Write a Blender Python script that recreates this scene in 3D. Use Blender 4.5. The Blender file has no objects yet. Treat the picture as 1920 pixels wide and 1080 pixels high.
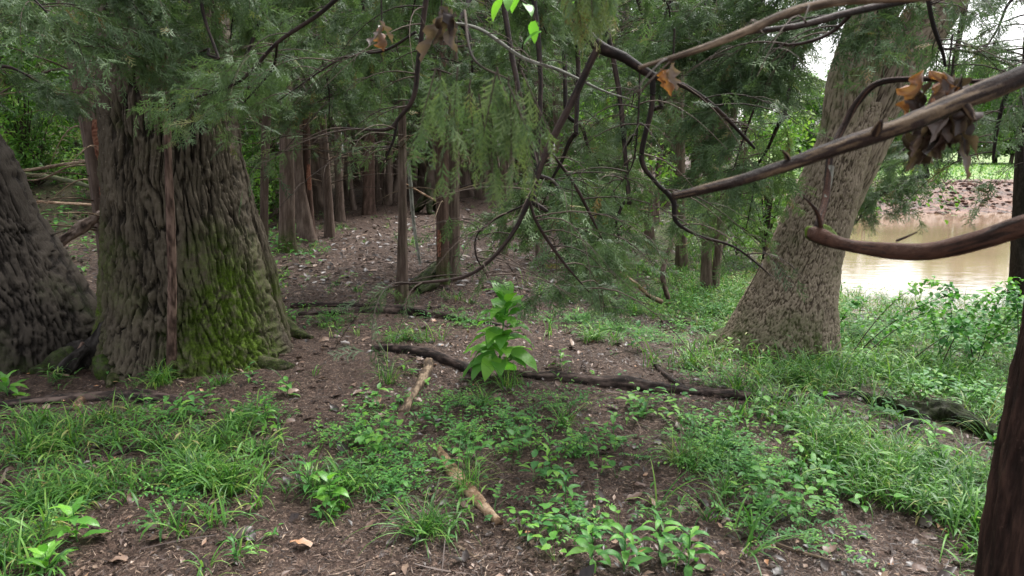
import bpy, math, time
import numpy as np
T0 = time.time()
rng = np.random.default_rng(7)
sc = bpy.context.scene
COL = sc.collection
PI = math.pi

# ------------------------------------------------------------------ camera, sky, sun, exposure
PITCH = math.radians(11.0); F = 1321.0; CAMZ = 1.6
cam = bpy.data.objects.new('camera', bpy.data.cameras.new('camera')); COL.objects.link(cam)
cam.location = (0, 0, CAMZ); cam.rotation_euler = (PI/2 - PITCH, 0, 0)
cam.data.sensor_width = 36; cam.data.lens = 36*F/1920
cam.data.clip_start = 0.02; cam.data.clip_end = 900
cam.data.dof.use_dof = True; cam.data.dof.focus_distance = 5.0; cam.data.dof.aperture_fstop = 7.0
sc.camera = cam
SUN_EL, SUN_AZ = math.radians(58), math.radians(35)
world = bpy.data.worlds.new('World'); sc.world = world; world.use_nodes = True
wn = world.node_tree; wn.nodes.clear()
sky = wn.nodes.new('ShaderNodeTexSky'); sky.sky_type = 'NISHITA'; sky.sun_disc = False
sky.sun_elevation = SUN_EL; sky.sun_rotation = SUN_AZ; sky.air_density = 1.0; sky.dust_density = 4.0
hs = wn.nodes.new('ShaderNodeHueSaturation'); hs.inputs['Saturation'].default_value = 0.2
bg = wn.nodes.new('ShaderNodeBackground'); bg.inputs['Strength'].default_value = 0.14
wo = wn.nodes.new('ShaderNodeOutputWorld')
wn.links.new(sky.outputs[0], hs.inputs['Color']); wn.links.new(hs.outputs[0], bg.inputs[0]); wn.links.new(bg.outputs[0], wo.inputs[0])
sl = bpy.data.lights.new('sun', 'SUN'); sl.energy = 1.5; sl.angle = math.radians(14); sl.color = (1.0, 0.97, 0.92)
so = bpy.data.objects.new('sun', sl); COL.objects.link(so)
so.rotation_euler = (PI/2 - SUN_EL, 0, PI - SUN_AZ)
sc.view_settings.view_transform = 'Standard'; sc.view_settings.look = 'None'
sc.view_settings.exposure = 1.5; sc.view_settings.gamma = 1.0; sc.view_settings.use_curve_mapping = False
sc.cycles.max_bounces = 7; sc.cycles.diffuse_bounces = 4; sc.cycles.glossy_bounces = 2
sc.cycles.transmission_bounces = 4; sc.cycles.transparent_max_bounces = 4
sc.cycles.caustics_reflective = False; sc.cycles.caustics_refractive = False

# ------------------------------------------------------------------ noise
def h3(ix, iy, iz, seed):
    n = (ix.astype(np.int64)*374761393 + iy.astype(np.int64)*668265263 + iz.astype(np.int64)*2147483647 + seed*974634777) & 0xffffffff
    n = ((n ^ (n >> 13))*1274126177) & 0xffffffff
    n = (n ^ (n >> 16))*2246822519 & 0xffffffff
    return ((n ^ (n >> 15)) & 0xffffff)/float(0x1000000)
def vn(p, seed=0):
    f = np.floor(p); i = f.astype(np.int64); w = p - f; w = w*w*(3-2*w)
    r = 0
    for a in (0, 1):
        for b in (0, 1):
            for c in (0, 1):
                r = r + h3(i[:, 0]+a, i[:, 1]+b, i[:, 2]+c, seed)*(w[:, 0] if a else 1-w[:, 0])*(w[:, 1] if b else 1-w[:, 1])*(w[:, 2] if c else 1-w[:, 2])
    return r*2-1
def fbm(p, o=4, seed=0, g=0.5):
    r = 0; a = 1.0; s = 0
    for k in range(o):
        r = r + a*vn(p*(2.03**k)+k*17.3, seed+k); s += a; a *= g
    return r/s
def worley(p, seed=0):
    i = np.floor(p).astype(np.int64); F1 = np.full(len(p), 9.0); F2 = np.full(len(p), 9.0)
    for a in (-1, 0, 1):
        for b in (-1, 0, 1):
            for c in (-1, 0, 1):
                x, y, z = i[:, 0]+a, i[:, 1]+b, i[:, 2]+c
                d = np.sqrt((x+h3(x, y, z, seed)-p[:, 0])**2 + (y+h3(x, y, z, seed+5)-p[:, 1])**2 + (z+h3(x, y, z, seed+9)-p[:, 2])**2)
                F2 = np.minimum(F2, np.maximum(F1, d)); F1 = np.minimum(F1, d)
    return F1, F2
def ss(a, b, x):
    t = np.clip((x-a)/(b-a), 0, 1); return t*t*(3-2*t)

# ------------------------------------------------------------------ terrain
def pond_s(x, y):
    near = 10.7 + 0.10*(x-5) - y
    far = y - (23.4 + 0.05*(x-10))
    lx, ly = 5.4, 12.9; n = math.hypot(lx, ly)
    left = ((y-10.7)*lx - (x-5.2)*ly)/n
    k = 1.2
    s = np.log(np.exp(np.clip(near/k, -20, 20)) + np.exp(np.clip(far/k, -20, 20)) + np.exp(np.clip(left/k, -20, 20)))*k
    return s - 0.5
def H(x, y, fine=True):
    x = np.atleast_1d(np.asarray(x, float)); y = np.atleast_1d(np.asarray(y, float))
    a = x/np.maximum(y, 1.5)
    z = 2.3*ss(9, 25, y)*ss(-0.30, -0.66, a) + 0.055*np.clip(y-17, 0, 30)*ss(0.30, 0.05, a)
    z = z + ss(0.28, 0.4, a)*ss(20, 27, y)*(0.28 + 0.007*np.clip(y-27, 0, 100))
    z = z - 0.22*ss(0.8, 3.5, x)*ss(14, 6, y)
    s = pond_s(x, y)
    w = np.where(y > 17, ss(0, 4.6, s), ss(0, 5.5, s))
    z = -0.62 + (z+0.62)*w
    z = np.where(s < 0, -0.62 + s*0.16, z); z = np.maximum(z, -1.4)
    if fine:
        p = np.stack([x, y, x*0], 1)
        far = ss(30, 12, y)
        z = z + 0.045*fbm(p*0.9, 2, 3) + far*(0.016*fbm(p*4.5, 2, 11))
    return z
def HF(x, y):
    z = H(x, y); x = np.atleast_1d(np.asarray(x, float)); y = np.atleast_1d(np.asarray(y, float)); p = np.stack([x, y, 0*x], 1)
    nr = ss(12, 7, y)*ss(0, 1.5, pond_s(x, y))
    return z + nr*(0.013*fbm(p*7.5, 2, 21) + 0.009*np.maximum(0, fbm(p*15, 2, 5)))
def ray(px, py):
    u, v = (px-960)/F, (540-py)/F
    return np.array([u, math.cos(PITCH)+v*math.sin(PITCH), -math.sin(PITCH)+v*math.cos(PITCH)])
def P(px, py, Y):
    d = ray(px, py); t = Y/d[1]; return np.array([0, 0, CAMZ]) + d*t
def PT(px, py, Y):
    d = ray(px, py); return Y/d[1]
_TS = np.concatenate([np.arange(1.0, 12, 0.02), np.arange(12, 90, 0.06)])
def G(px, py):
    d = ray(px, py); hh = H(d[0]*_TS, d[1]*_TS)
    k = np.argmax(CAMZ + d[2]*_TS < hh); t = _TS[k] if k else _TS[-1]
    return np.array([d[0]*t, d[1]*t, hh[k]])

# ------------------------------------------------------------------ mesh builder
class Geo:
    def __init__(s): s.V = []; s.Fq = []; s.Ft = []; s.A = []; s.B = []; s.n = 0
    def add(s, V, Fc, tint=0.5, moss=0.0):
        V = np.asarray(V, float).reshape(-1, 3); Fc = np.asarray(Fc, np.int64)
        (s.Fq if Fc.shape[1] == 4 else s.Ft).append(Fc + s.n)
        s.V.append(V); s.A.append(np.broadcast_to(np.asarray(tint, float), (len(V),))); s.B.append(np.broadcast_to(np.asarray(moss, float), (len(V),)))
        s.n += len(V)
    def mesh(s, name, mat, origin=(0, 0, 0), smooth=True):
        V = np.concatenate(s.V) - np.asarray(origin, float)
        me = bpy.data.meshes.new(name)
        q = np.concatenate(s.Fq) if s.Fq else np.zeros((0, 4), np.int64)
        t = np.concatenate(s.Ft) if s.Ft else np.zeros((0, 3), np.int64)
        li = np.concatenate([q.ravel(), t.ravel()]).astype(np.int32)
        st = np.concatenate([np.arange(len(q))*4, len(q)*4+np.arange(len(t))*3]).astype(np.int32)
        me.vertices.add(len(V)); me.vertices.foreach_set('co', V.astype(np.float32).ravel())
        me.loops.add(len(li)); me.loops.foreach_set('vertex_index', li)
        me.polygons.add(len(st)); me.polygons.foreach_set('loop_start', st)
        me.polygons.foreach_set('use_smooth', np.full(len(st), smooth))
        a = me.attributes.new('tint', 'FLOAT', 'POINT'); a.data.foreach_set('value', np.concatenate(s.A).astype(np.float32))
        if any(b.any() for b in s.B):
            a = me.attributes.new('moss', 'FLOAT', 'POINT'); a.data.foreach_set('value', np.concatenate(s.B).astype(np.float32))
        me.materials.append(mat); me.update(calc_edges=True)
        return me
    def obj(s, name, mat, parent=None, smooth=True, origin=None):
        if origin is None: origin = tuple(parent.location) if parent else (0, 0, 0)
        o = bpy.data.objects.new(name, s.mesh(name, mat, origin, smooth)); COL.objects.link(o)
        if parent: o.parent = parent
        else: o.location = origin
        return o
def tag(o, label=None, cat=None, group=None, kind=None):
    if label: o['label'] = label
    if cat: o['category'] = cat
    if group: o['group'] = group
    if kind: o['kind'] = kind
    return o
def thing(name, label, cat, loc, group=None):
    o = bpy.data.objects.new(name, None); COL.objects.link(o); o.location = [float(v) for v in loc]
    o.empty_display_size = 0.1
    return tag(o, label, cat, group)
def copy_tree(o, parent=None):
    c = o.copy(); COL.objects.link(c)
    if parent: c.parent = parent
    for ch in list(o.children): copy_tree(ch, c)
    return c

def catmull(C, n):
    C = np.asarray(C, float); Q = np.vstack([2*C[0]-C[1], C, 2*C[-1]-C[-2]]); k = len(C)-1
    t = np.linspace(0, k, n); i = np.minimum(t.astype(int), k-1); u = (t-i)[:, None]
    a, b, c, d = Q[i], Q[i+1], Q[i+2], Q[i+3]
    return 0.5*(2*b + (c-a)*u + (2*a-5*b+4*c-d)*u*u + (3*b-a-3*c+d)*u**3)
def tube(g, pts, rad, sides=8, n=None, rough=0.0, tint=0.5, moss=0.0, cap=True, seed=0, fs=40):
    pts = np.asarray(pts, float); rad = np.asarray(rad, float) if np.ndim(rad) else np.full(len(pts), rad)
    if n:
        Q = catmull(np.hstack([pts, rad[:, None]]), n); pts = Q[:, :3]; rad = np.maximum(Q[:, 3], 0.0004)
    m = len(pts); T = np.gradient(pts, axis=0); T /= np.linalg.norm(T, axis=1)[:, None]+1e-9
    ref = np.array([0, 0, 1.0]) if abs(T[:, 2]).mean() < 0.8 else np.array([0, 1.0, 0])
    U = np.cross(T, ref); U /= np.linalg.norm(U, axis=1)[:, None]+1e-9; W = np.cross(U, T)
    th = np.linspace(0, 2*PI, sides, endpoint=False)
    D = U[:, None]*np.cos(th)[None, :, None] + W[:, None]*np.sin(th)[None, :, None]
    R = np.broadcast_to(rad[:, None], (m, sides)).copy()
    if rough > 0:
        q = (pts[:, None]+D*rad[:, None, None]).reshape(-1, 3)
        al = np.repeat(np.linspace(0, 1, m)*np.linalg.norm(np.diff(pts, axis=0), axis=1).sum(), sides)
        dq = (D*rad[:, None, None]).reshape(-1, 3)
        nz = fbm(np.stack([dq[:, 0]*fs*1.6, dq[:, 2]*fs*1.6+dq[:, 1]*fs, al*fs*0.28], 1), 3, seed)
        lw = fbm(q*6, 2, seed+3)
        R = R*(1 + rough*(nz.reshape(m, sides)*1.3 + lw.reshape(m, sides)*0.8))
        du = np.tile(np.stack([np.cos(th), np.sin(th)], 1), (m, 1))
        tv = fbm(np.stack([du[:, 0]*1.7, du[:, 1]*1.7, al*9], 1), 2, seed+8) + 0.6*fbm(np.stack([du[:, 0]*4, du[:, 1]*4, al*26], 1), 2, seed+9)
        if np.ndim(tint) == 0: tint = np.clip(tint + 0.9*tv, 0, 1)
    V = (pts[:, None] + D*R[:, :, None]).reshape(-1, 3)
    i = np.arange(m-1)[:, None]*sides; j = np.arange(sides)[None]; j2 = (j+1) % sides
    Q = np.stack([i+j, i+j2, i+sides+j2, i+sides+j], -1).reshape(-1, 4)
    g.add(V, Q, tint, moss)
    if cap:
        for e, base in ((0, 0), (m-1, (m-1)*sides)):
            c = pts[e] + (-T[e] if e == 0 else T[e])*rad[e]*0.25
            VV = np.vstack([V[base:base+sides], c]); k = np.arange(sides)
            f = np.stack([k, (k+1) % sides, np.full(sides, sides)], 1)
            if e == 0: f = f[:, ::-1]
            g.add(VV, f, tint if np.ndim(tint) == 0 else 0.5, moss if np.ndim(moss) == 0 else 0)

# ------------------------------------------------------------------ materials
def new_mat(name):
    m = bpy.data.materials.new(name); m.use_nodes = True; nt = m.node_tree; nt.nodes.clear()
    return m, nt
def nd(nt, typ, ins=None, **props):
    n = nt.nodes.new(typ)
    for k, v in props.items(): setattr(n, k, v)
    for k, v in (ins or {}).items():
        if isinstance(v, bpy.types.NodeSocket): nt.links.new(v, n.inputs[k])
        else: n.inputs[k].default_value = v
    return n
def ramp(nt, fac, stops):
    r = nt.nodes.new('ShaderNodeValToRGB'); nt.links.new(fac, r.inputs[0])
    el = r.color_ramp.elements
    while len(el) < len(stops): el.new(0.5)
    for e, (p, c) in zip(el, stops): e.position = p; e.color = (c[0], c[1], c[2], 1) if len(c) == 3 else c
    return r.outputs[0]
def mix(nt, f, a, b, mode='MIX'):
    n = nt.nodes.new('ShaderNodeMix'); n.data_type = 'RGBA'; n.blend_type = mode
    for k, v in ((0, f), (6, a), (7, b)):
        if isinstance(v, bpy.types.NodeSocket): nt.links.new(v, n.inputs[k])
        else: n.inputs[k].default_value = v if k == 0 else (v[0], v[1], v[2], 1)
    return n.outputs[2]
def fmath(nt, op, a, b=0.0, clamp=False):
    n = nt.nodes.new('ShaderNodeMath'); n.operation = op; n.use_clamp = clamp
    for k, v in ((0, a), (1, b)):
        if isinstance(v, bpy.types.NodeSocket): nt.links.new(v, n.inputs[k])
        else: n.inputs[k].default_value = v
    return n.outputs[0]
def coord(nt, sx=1, sy=1, sz=1, kind='Object'):
    tc = nt.nodes.new('ShaderNodeTexCoord')
    mp = nd(nt, 'ShaderNodeMapping', {'Vector': tc.outputs[kind], 'Scale': (sx, sy, sz)})
    return mp.outputs[0]
def noise(nt, vec, scale, detail=4, rough=0.55, out=0):
    return nd(nt, 'ShaderNodeTexNoise', {'Vector': vec, 'Scale': scale, 'Detail': detail, 'Roughness': rough}).outputs[out]
def attr(nt, name):
    return nd(nt, 'ShaderNodeAttribute', attribute_name=name).outputs['Fac']
def finish(nt, col, rough, bump=None, bs=0.5, bd=0.01, spec=0.4, transl=0.0):
    b = nd(nt, 'ShaderNodeBsdfPrincipled', {'Base Color': col, 'Roughness': rough, 'Specular IOR Level': spec})
    if bump is not None:
        bp = nd(nt, 'ShaderNodeBump', {'Height': bump, 'Strength': bs, 'Distance': bd}); nt.links.new(bp.outputs[0], b.inputs['Normal'])
    s = b.outputs[0]
    if transl:
        tr = nd(nt, 'ShaderNodeBsdfTranslucent', {'Color': mix(nt, 1.0, col, (1.1, 1.25, 0.7), 'MULTIPLY')})
        s = nd(nt, 'ShaderNodeMixShader', {0: transl, 1: s, 2: tr.outputs[0]}).outputs[0]
    o = nt.nodes.new('ShaderNodeOutputMaterial'); nt.links.new(s, o.inputs[0])
def m_bark(name, dark, mid, light, sx=14, sz=3.0, moss_col=(0.05, 0.085, 0.012), lich=0.25, rough=0.8, bd=0.008, spec=0.2):
    m, nt = new_mat(name)
    v = coord(nt, sx, sx, sz); n1 = noise(nt, v, 1.0, 6, 0.65); n2 = noise(nt, coord(nt), 2.2, 3)
    n3 = noise(nt, coord(nt), 34, 4, 0.7)
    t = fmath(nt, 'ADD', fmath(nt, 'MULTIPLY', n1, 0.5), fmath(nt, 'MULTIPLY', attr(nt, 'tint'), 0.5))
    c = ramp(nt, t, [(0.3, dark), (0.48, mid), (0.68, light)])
    c = mix(nt, fmath(nt, 'MULTIPLY', ramp(nt, n2, [(0.35, (0, 0, 0)), (0.7, (1, 1, 1))]), 0.35), c, tuple(x*0.55 for x in mid))
    c = mix(nt, fmath(nt, 'MULTIPLY', ramp(nt, n3, [(0.62, (0, 0, 0)), (0.7, (1, 1, 1))]), lich), c, tuple(min(1, x*2.0+0.05) for x in light))
    mo = fmath(nt, 'MULTIPLY', attr(nt, 'moss'), ramp(nt, noise(nt, coord(nt), 16, 4, 0.7), [(0.32, (0, 0, 0)), (0.55, (1, 1, 1))]), True)
    mc = ramp(nt, noise(nt, coord(nt), 60, 3), [(0.3, tuple(x*0.45 for x in moss_col)), (0.7, tuple(x*1.3 for x in moss_col))])
    c = mix(nt, mo, c, mc)
    bh = fmath(nt, 'ADD', n1, fmath(nt, 'MULTIPLY', noise(nt, coord(nt, 1, 1, 0.5), 90, 4, 0.7), 0.5))
    finish(nt, c, rough, bh, 0.9, bd, spec)
    return m
def m_leaf(name, stops, transl=0.35, rough=0.42, vein=True, spec=0.45):
    m, nt = new_mat(name)
    t = fmath(nt, 'ADD', attr(nt, 'tint'), fmath(nt, 'MULTIPLY', fmath(nt, 'SUBTRACT', noise(nt, coord(nt), 9, 2), 0.5), 0.35), True)
    c = ramp(nt, t, stops)
    finish(nt, c, rough, noise(nt, coord(nt), 120, 2) if vein else None, 0.35, 0.003, spec, transl)
    return m
M = {}
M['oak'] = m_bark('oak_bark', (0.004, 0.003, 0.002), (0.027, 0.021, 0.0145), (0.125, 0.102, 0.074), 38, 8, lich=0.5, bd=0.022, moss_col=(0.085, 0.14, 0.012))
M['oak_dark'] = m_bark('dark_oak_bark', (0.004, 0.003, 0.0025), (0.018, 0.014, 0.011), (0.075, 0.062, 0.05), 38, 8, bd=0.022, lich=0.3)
M['lean'] = m_bark('leaning_tree_bark', (0.038, 0.028, 0.021), (0.105, 0.078, 0.056), (0.31, 0.25, 0.185), 50, 18, lich=0.35, bd=0.01)
M['cedar'] = m_bark('cedar_bark', (0.04, 0.027, 0.021), (0.118, 0.083, 0.066), (0.25, 0.19, 0.155), 44, 2.2, lich=0.2)
M['cedar_red'] = m_bark('red_cedar_bark', (0.035, 0.02, 0.015), (0.10, 0.062, 0.048), (0.22, 0.145, 0.115), 50, 2.2, lich=0.12)
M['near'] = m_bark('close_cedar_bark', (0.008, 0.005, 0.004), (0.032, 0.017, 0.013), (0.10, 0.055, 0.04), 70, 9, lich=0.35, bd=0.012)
M['orange'] = m_bark('bare_orange_wood', (0.13, 0.05, 0.032), (0.25, 0.105, 0.068), (0.38, 0.19, 0.13), 40, 2.0, lich=0.05)
M['pale'] = m_bark('pale_bark', (0.12, 0.12, 0.10), (0.24, 0.24, 0.2), (0.38, 0.38, 0.33), 30, 5, lich=0.3)
M['limb'] = m_bark('limb_bark', (0.008, 0.006, 0.005), (0.02, 0.013, 0.011), (0.05, 0.032, 0.026), 60, 60, lich=0.06, rough=0.7, bd=0.003, spec=0.2)
M['twig'] = m_bark('twig_bark', (0.016, 0.012, 0.010), (0.05, 0.036, 0.028), (0.13, 0.10, 0.078), 60, 60, lich=0.1, bd=0.002)
M['dead'] = m_bark('dead_branch', (0.05, 0.035, 0.024), (0.15, 0.105, 0.07), (0.33, 0.25, 0.17), 30, 30, lich=0.15, bd=0.003)
M['log'] = m_bark('rotten_log', (0.012, 0.009, 0.008), (0.055, 0.038, 0.032), (0.14, 0.10, 0.085), 30, 30, lich=0.25)
M['black'] = m_bark('wet_black_wood', (0.006, 0.005, 0.004), (0.02, 0.016, 0.014), (0.06, 0.052, 0.047), 46, 20, lich=0.3, rough=0.8, bd=.015)
M['split'] = m_bark('split_wood', (0.06, 0.035, 0.022), (0.30, 0.19, 0.115), (0.58, 0.43, 0.30), 45, 45, lich=0.2)
def m_stripy(name, a, b, lo=0.5, hi=0.66):
    m, nt = new_mat(name)
    t = fmath(nt, 'ADD', attr(nt, 'tint'), fmath(nt, 'MULTIPLY', fmath(nt, 'SUBTRACT', noise(nt, coord(nt), 90, 4, .7), 0.5), 0.8))
    c = ramp(nt, t, [(0.12, tuple(x*.35 for x in a)), (0.35, a), (lo, tuple(x*1.5 for x in a)), (hi, b)])
    c = mix(nt, fmath(nt, 'MULTIPLY', ramp(nt, noise(nt, coord(nt), 45, 5, .75), [(.45, (0, 0, 0)), (.65, (1, 1, 1))]), 0.5), c, tuple(x*0.5 for x in a))
    finish(nt, c, 0.65, noise(nt, coord(nt), 130, 5, .75), 1.0, 0.005, 0.15)
    return m
M['broken'] = m_stripy('broken_branch_bark', (0.03, 0.018, 0.014), (0.165, 0.112, 0.068), .54, .72)
M['wetlimb'] = m_stripy('wet_red_bark', (0.027, 0.017, 0.0135), (0.105, 0.054, 0.037), .5, .7)
M['cedarleaf'] = m_leaf('cedar_foliage', [(0.0, (0.030, 0.050, 0.028)), (0.35, (0.070, 0.112, 0.056)), (0.6, (0.115, 0.18, 0.08)), (0.85, (0.19, 0.25, 0.10)), (0.95, (0.2, 0.19, 0.08)), (1.0, (0.24, 0.15, 0.07))], 0.3, 0.55, False, 0.2)
M['grass'] = m_leaf('grass_blades', [(0.0, (0.02, 0.055, 0.018)), (0.4, (0.05, 0.145, 0.032)), (0.8, (0.125, 0.29, 0.05)), (0.94, (0.24, 0.38, 0.08)), (1.0, (0.36, 0.32, 0.13))], 0.35, 0.42, False, 0.3)
M['herb'] = m_leaf('herb_leaves', [(0.0, (0.035, 0.11, 0.04)), (0.45, (0.072, 0.22, 0.058)), (0.8, (0.13, 0.33, 0.06)), (1.0, (0.22, 0.42, 0.07))], 0.35, 0.45, True, 0.3)
M['bright'] = m_leaf('young_leaves', [(0.0, (0.065, 0.18, 0.035)), (0.5, (0.12, 0.33, 0.05)), (1.0, (0.24, 0.52, 0.06))], 0.4, 0.36)
M['broad'] = m_leaf('broadleaf_crown', [(0.0, (0.05, 0.12, 0.03)), (0.5, (0.13, 0.28, 0.05)), (1.0, (0.30, 0.46, 0.09))], 0.4, 0.5, False)
M['litter'] = m_leaf('dead_leaf_litter', [(0.0, (0.014, 0.009, 0.008)), (0.45, (0.05, 0.03, 0.023)), (0.75, (0.13, 0.078, 0.058)), (0.93, (0.33, 0.23, 0.17)), (1.0, (0.42, 0.2, 0.09))], 0.05, 0.42, False, 0.5)
M['needle'] = m_leaf('bark_shreds', [(0.0, (0.015, 0.009, 0.007)), (0.45, (0.06, 0.036, 0.027)), (0.85, (0.15, 0.095, 0.068)), (1.0, (0.38, 0.28, 0.2))], 0.0, 0.55, False)
M['stone'] = m_bark('pebbles', (0.16, 0.10, 0.075), (0.30, 0.21, 0.16), (0.5, 0.4, 0.32), 30, 30)
M['deadleaf'] = m_leaf('hanging_dead_leaf', [(0.0, (0.035, 0.022, 0.018)), (0.35, (0.10, 0.068, 0.055)), (0.62, (0.19, 0.13, 0.105)), (0.78, (0.25, 0.10, 0.04)), (1.0, (0.45, 0.19, 0.05))], 0.3, 0.4)
def m_soil():
    m, nt = new_mat('forest_soil')
    v = coord(nt); n1 = noise(nt, v, 1.1, 5, .6); n2 = noise(nt, v, 14, 6, .7); n3 = noise(nt, v, 75, 5, .75)
    c = ramp(nt, n2, [(0.34, (0.018, 0.011, 0.008)), (0.52, (0.052, 0.032, 0.024)), (0.68, (0.14, 0.09, 0.07))])
    c = mix(nt, ramp(nt, n1, [(0.42, (0, 0, 0)), (0.65, (1, 1, 1))]), c, mix(nt, 0.35, c, (0.15, 0.10, 0.08)))
    c = mix(nt, fmath(nt, 'MULTIPLY', ramp(nt, n3, [(0.6, (0, 0, 0)), (0.7, (1, 1, 1))]), 0.6), c, (0.26, 0.18, 0.14))
    c = mix(nt, fmath(nt, 'MULTIPLY', ramp(nt, n3, [(0.33, (1, 1, 1)), (0.42, (0, 0, 0))]), 0.6), c, (0.025, 0.017, 0.014))
    wv = mix(nt, 0.04, v, noise(nt, v, 30, 2, out=1))
    for sc3, am in ((38, .6), (85, .7), (170, .5)):
        vo = nd(nt, 'ShaderNodeTexVoronoi', {'Vector': nd(nt, 'ShaderNodeMapping', {'Vector': wv, 'Scale': (1, 1.7 if sc3 < 50 else .55, 1), 'Rotation': (0, 0, sc3*.3)}).outputs[0], 'Scale': sc3, 'Randomness': 1.0})
        rc = nd(nt, 'ShaderNodeSeparateColor', {0: vo.outputs['Color']})
        cc = ramp(nt, rc.outputs[0], [(0.0, (0.018, 0.012, 0.010)), (0.45, (0.06, 0.038, 0.03)), (0.8, (0.14, 0.09, 0.068)), (1.0, (0.36, 0.26, 0.20))])
        msk = fmath(nt, 'MULTIPLY', ramp(nt, rc.outputs[1], [(0.45, (0, 0, 0)), (0.5, (1, 1, 1))]), fmath(nt, 'MULTIPLY', ramp(nt, noise(nt, v, 3.0+sc3*.02, 3), [(.3, (.35, .35, .35)), (.6, (1, 1, 1))]), am))
        c = mix(nt, msk, c, cc)
        if sc3 == 85: vb = rc.outputs[2]
    gm = fmath(nt, 'MULTIPLY', attr(nt, 'moss'), 0.6, True)
    gc = ramp(nt, noise(nt, v, 9, 5, .75), [(0.3, (0.04, 0.09, 0.018)), (0.5, (0.10, 0.22, 0.035)), (0.7, (0.2, 0.34, 0.06))])
    c = mix(nt, gm, c, gc)
    h = fmath(nt, 'ADD', fmath(nt, 'MULTIPLY', n2, 0.6), fmath(nt, 'ADD', fmath(nt, 'MULTIPLY', n3, 0.5), fmath(nt, 'MULTIPLY', vb, 0.22)))
    r = fmath(nt, 'ADD', 0.5, fmath(nt, 'MULTIPLY', n2, 0.45))
    finish(nt, c, r, h, 1.0, 0.035, 0.22)
    return m
M['soil'] = m_soil()
def m_simple(name, stops, sc_=6, rough=0.7, bs=0.6, bd=0.02, sx=1, sy=1):
    m, nt = new_mat(name); v = coord(nt, sx, sy, 1); n = noise(nt, v, sc_, 7, .7)
    finish(nt, ramp(nt, n, stops), rough, n, bs, bd); return m
M['bank'] = m_simple('red_mud', [(0.40, (0.035, 0.018, 0.012)), (0.50, (0.12, 0.056, 0.036)), (0.62, (0.22, 0.118, 0.08))], 2.4, 0.7, 1.0, 0.1)
M['field'] = m_simple('pasture_ground', [(0.3, (0.07, 0.13, 0.03)), (0.55, (0.17, 0.26, 0.06)), (0.75, (0.28, 0.36, 0.10))], 0.9, 0.8)
def m_water():
    m, nt = new_mat('muddy_water'); v = coord(nt, 1, 2.2, 1)
    n = noise(nt, v, 3.0, 3, .5); c = ramp(nt, noise(nt, coord(nt), 0.35, 3), [(0.3, (0.23, 0.155, 0.098)), (0.7, (0.31, 0.215, 0.14))])
    finish(nt, c, 0.07, n, 0.12, 0.02, 0.5); return m
M['water'] = m_water()

# ------------------------------------------------------------------ vectorised leaves
def prof(kind, t):
    if kind == 'grass': return np.clip(1-t**2.2, 0, 1)*np.clip(0.55+t*3, 0, 1)
    if kind == 'lance': return np.sin(PI*np.clip(t, 0, 1)**0.72)**0.9
    if kind == 'ovate': return np.sin(PI*np.clip(t*0.97+0.03, 0, 1)**0.62)**0.75
    if kind == 'stem': return 1-0.6*t
    if kind == 'strip': return 0.6+0.4*np.sin(PI*t)
def leaves(g, B, az, el, L, W, droop, tint, kind='grass', m=5, fold=0.0, roll=None, wav=0.0):
    n = len(B); bc = lambda x: np.broadcast_to(np.asarray(x, float), (n,))
    az, el, L, W, droop, tint = map(bc, (az, el, L, W, droop, tint))
    roll = bc(0.0) if roll is None else bc(roll)
    t = np.linspace(0, 1, m+1)
    phi = el[:, None] - droop[:, None]*(t[None]**1.3)
    pm = 0.5*(phi[:, 1:]+phi[:, :-1]); st = (L/m)[:, None]
    hx = np.concatenate([np.zeros((n, 1)), np.cumsum(np.cos(pm)*st, 1)], 1)
    hz = np.concatenate([np.zeros((n, 1)), np.cumsum(np.sin(pm)*st, 1)], 1)
    ca, sa = np.cos(az)[:, None], np.sin(az)[:, None]
    C = np.stack([B[:, 0:1]+hx*ca, B[:, 1:2]+hx*sa, B[:, 2:3]+hz], -1)
    S = np.stack([-sa+0*hx, ca+0*hx, 0*hx], -1)
    Nn = np.stack([-np.sin(phi)*ca, -np.sin(phi)*sa, np.cos(phi)], -1)
    cr, sr = np.cos(roll)[:, None, None], np.sin(roll)[:, None, None]
    S2 = S*cr + Nn*sr; N2 = Nn*cr - S*sr
    w = (prof(kind, t)[None]*W[:, None]*0.5)[..., None]
    w = np.maximum(w, 0.0003)
    wv = 0
    if wav: wv = N2*(np.sin(t*14+1.0)[None, :, None]*W[:, None, None]*wav)
    if fold == 0:
        V = np.stack([C-S2*w, C+S2*w], 2); c = 2
    else:
        V = np.stack([C-S2*w+N2*w*fold+wv, C, C+S2*w+N2*w*fold-wv], 2); c = 3
    V = V.reshape(n, -1, 3)
    r = np.arange(m)[:, None]*c; k = np.arange(c-1)[None]
    q = np.stack([r+k, r+k+1, r+c+k+1, r+c+k], -1).reshape(-1, 4)
    Fc = (q[None] + (np.arange(n)*(m+1)*c)[:, None, None]).reshape(-1, 4)
    g.add(V.reshape(-1, 3), Fc, np.repeat(tint, (m+1)*c))
U = lambda a, b, n=None: rng.uniform(a, b, n)
DISCS = []
def free(P2):
    k = np.ones(len(P2), bool)
    for x, y, r in DISCS: k &= (P2[:, 0]-x)**2 + (P2[:, 1]-y)**2 > r*r
    k &= pond_s(P2[:, 0], P2[:, 1]) > 0.25
    return P2[k]
def on(P2): return np.column_stack([P2, HF(P2[:, 0], P2[:, 1])-0.002])
def rep(B, k): return np.repeat(B, k, axis=0)
def patchy(P2, thr=0.03):
    return P2[fbm(np.column_stack([P2*2.4, np.zeros(len(P2))]), 2, 88) > np.where((P2[:, 0] < -.9) & (P2[:, 1] < 4.2), thr-.13, np.where((P2[:, 0] > 1.5) & (P2[:, 1] > 4.3), thr-.6, thr))] if len(P2) > 5 else P2
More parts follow.
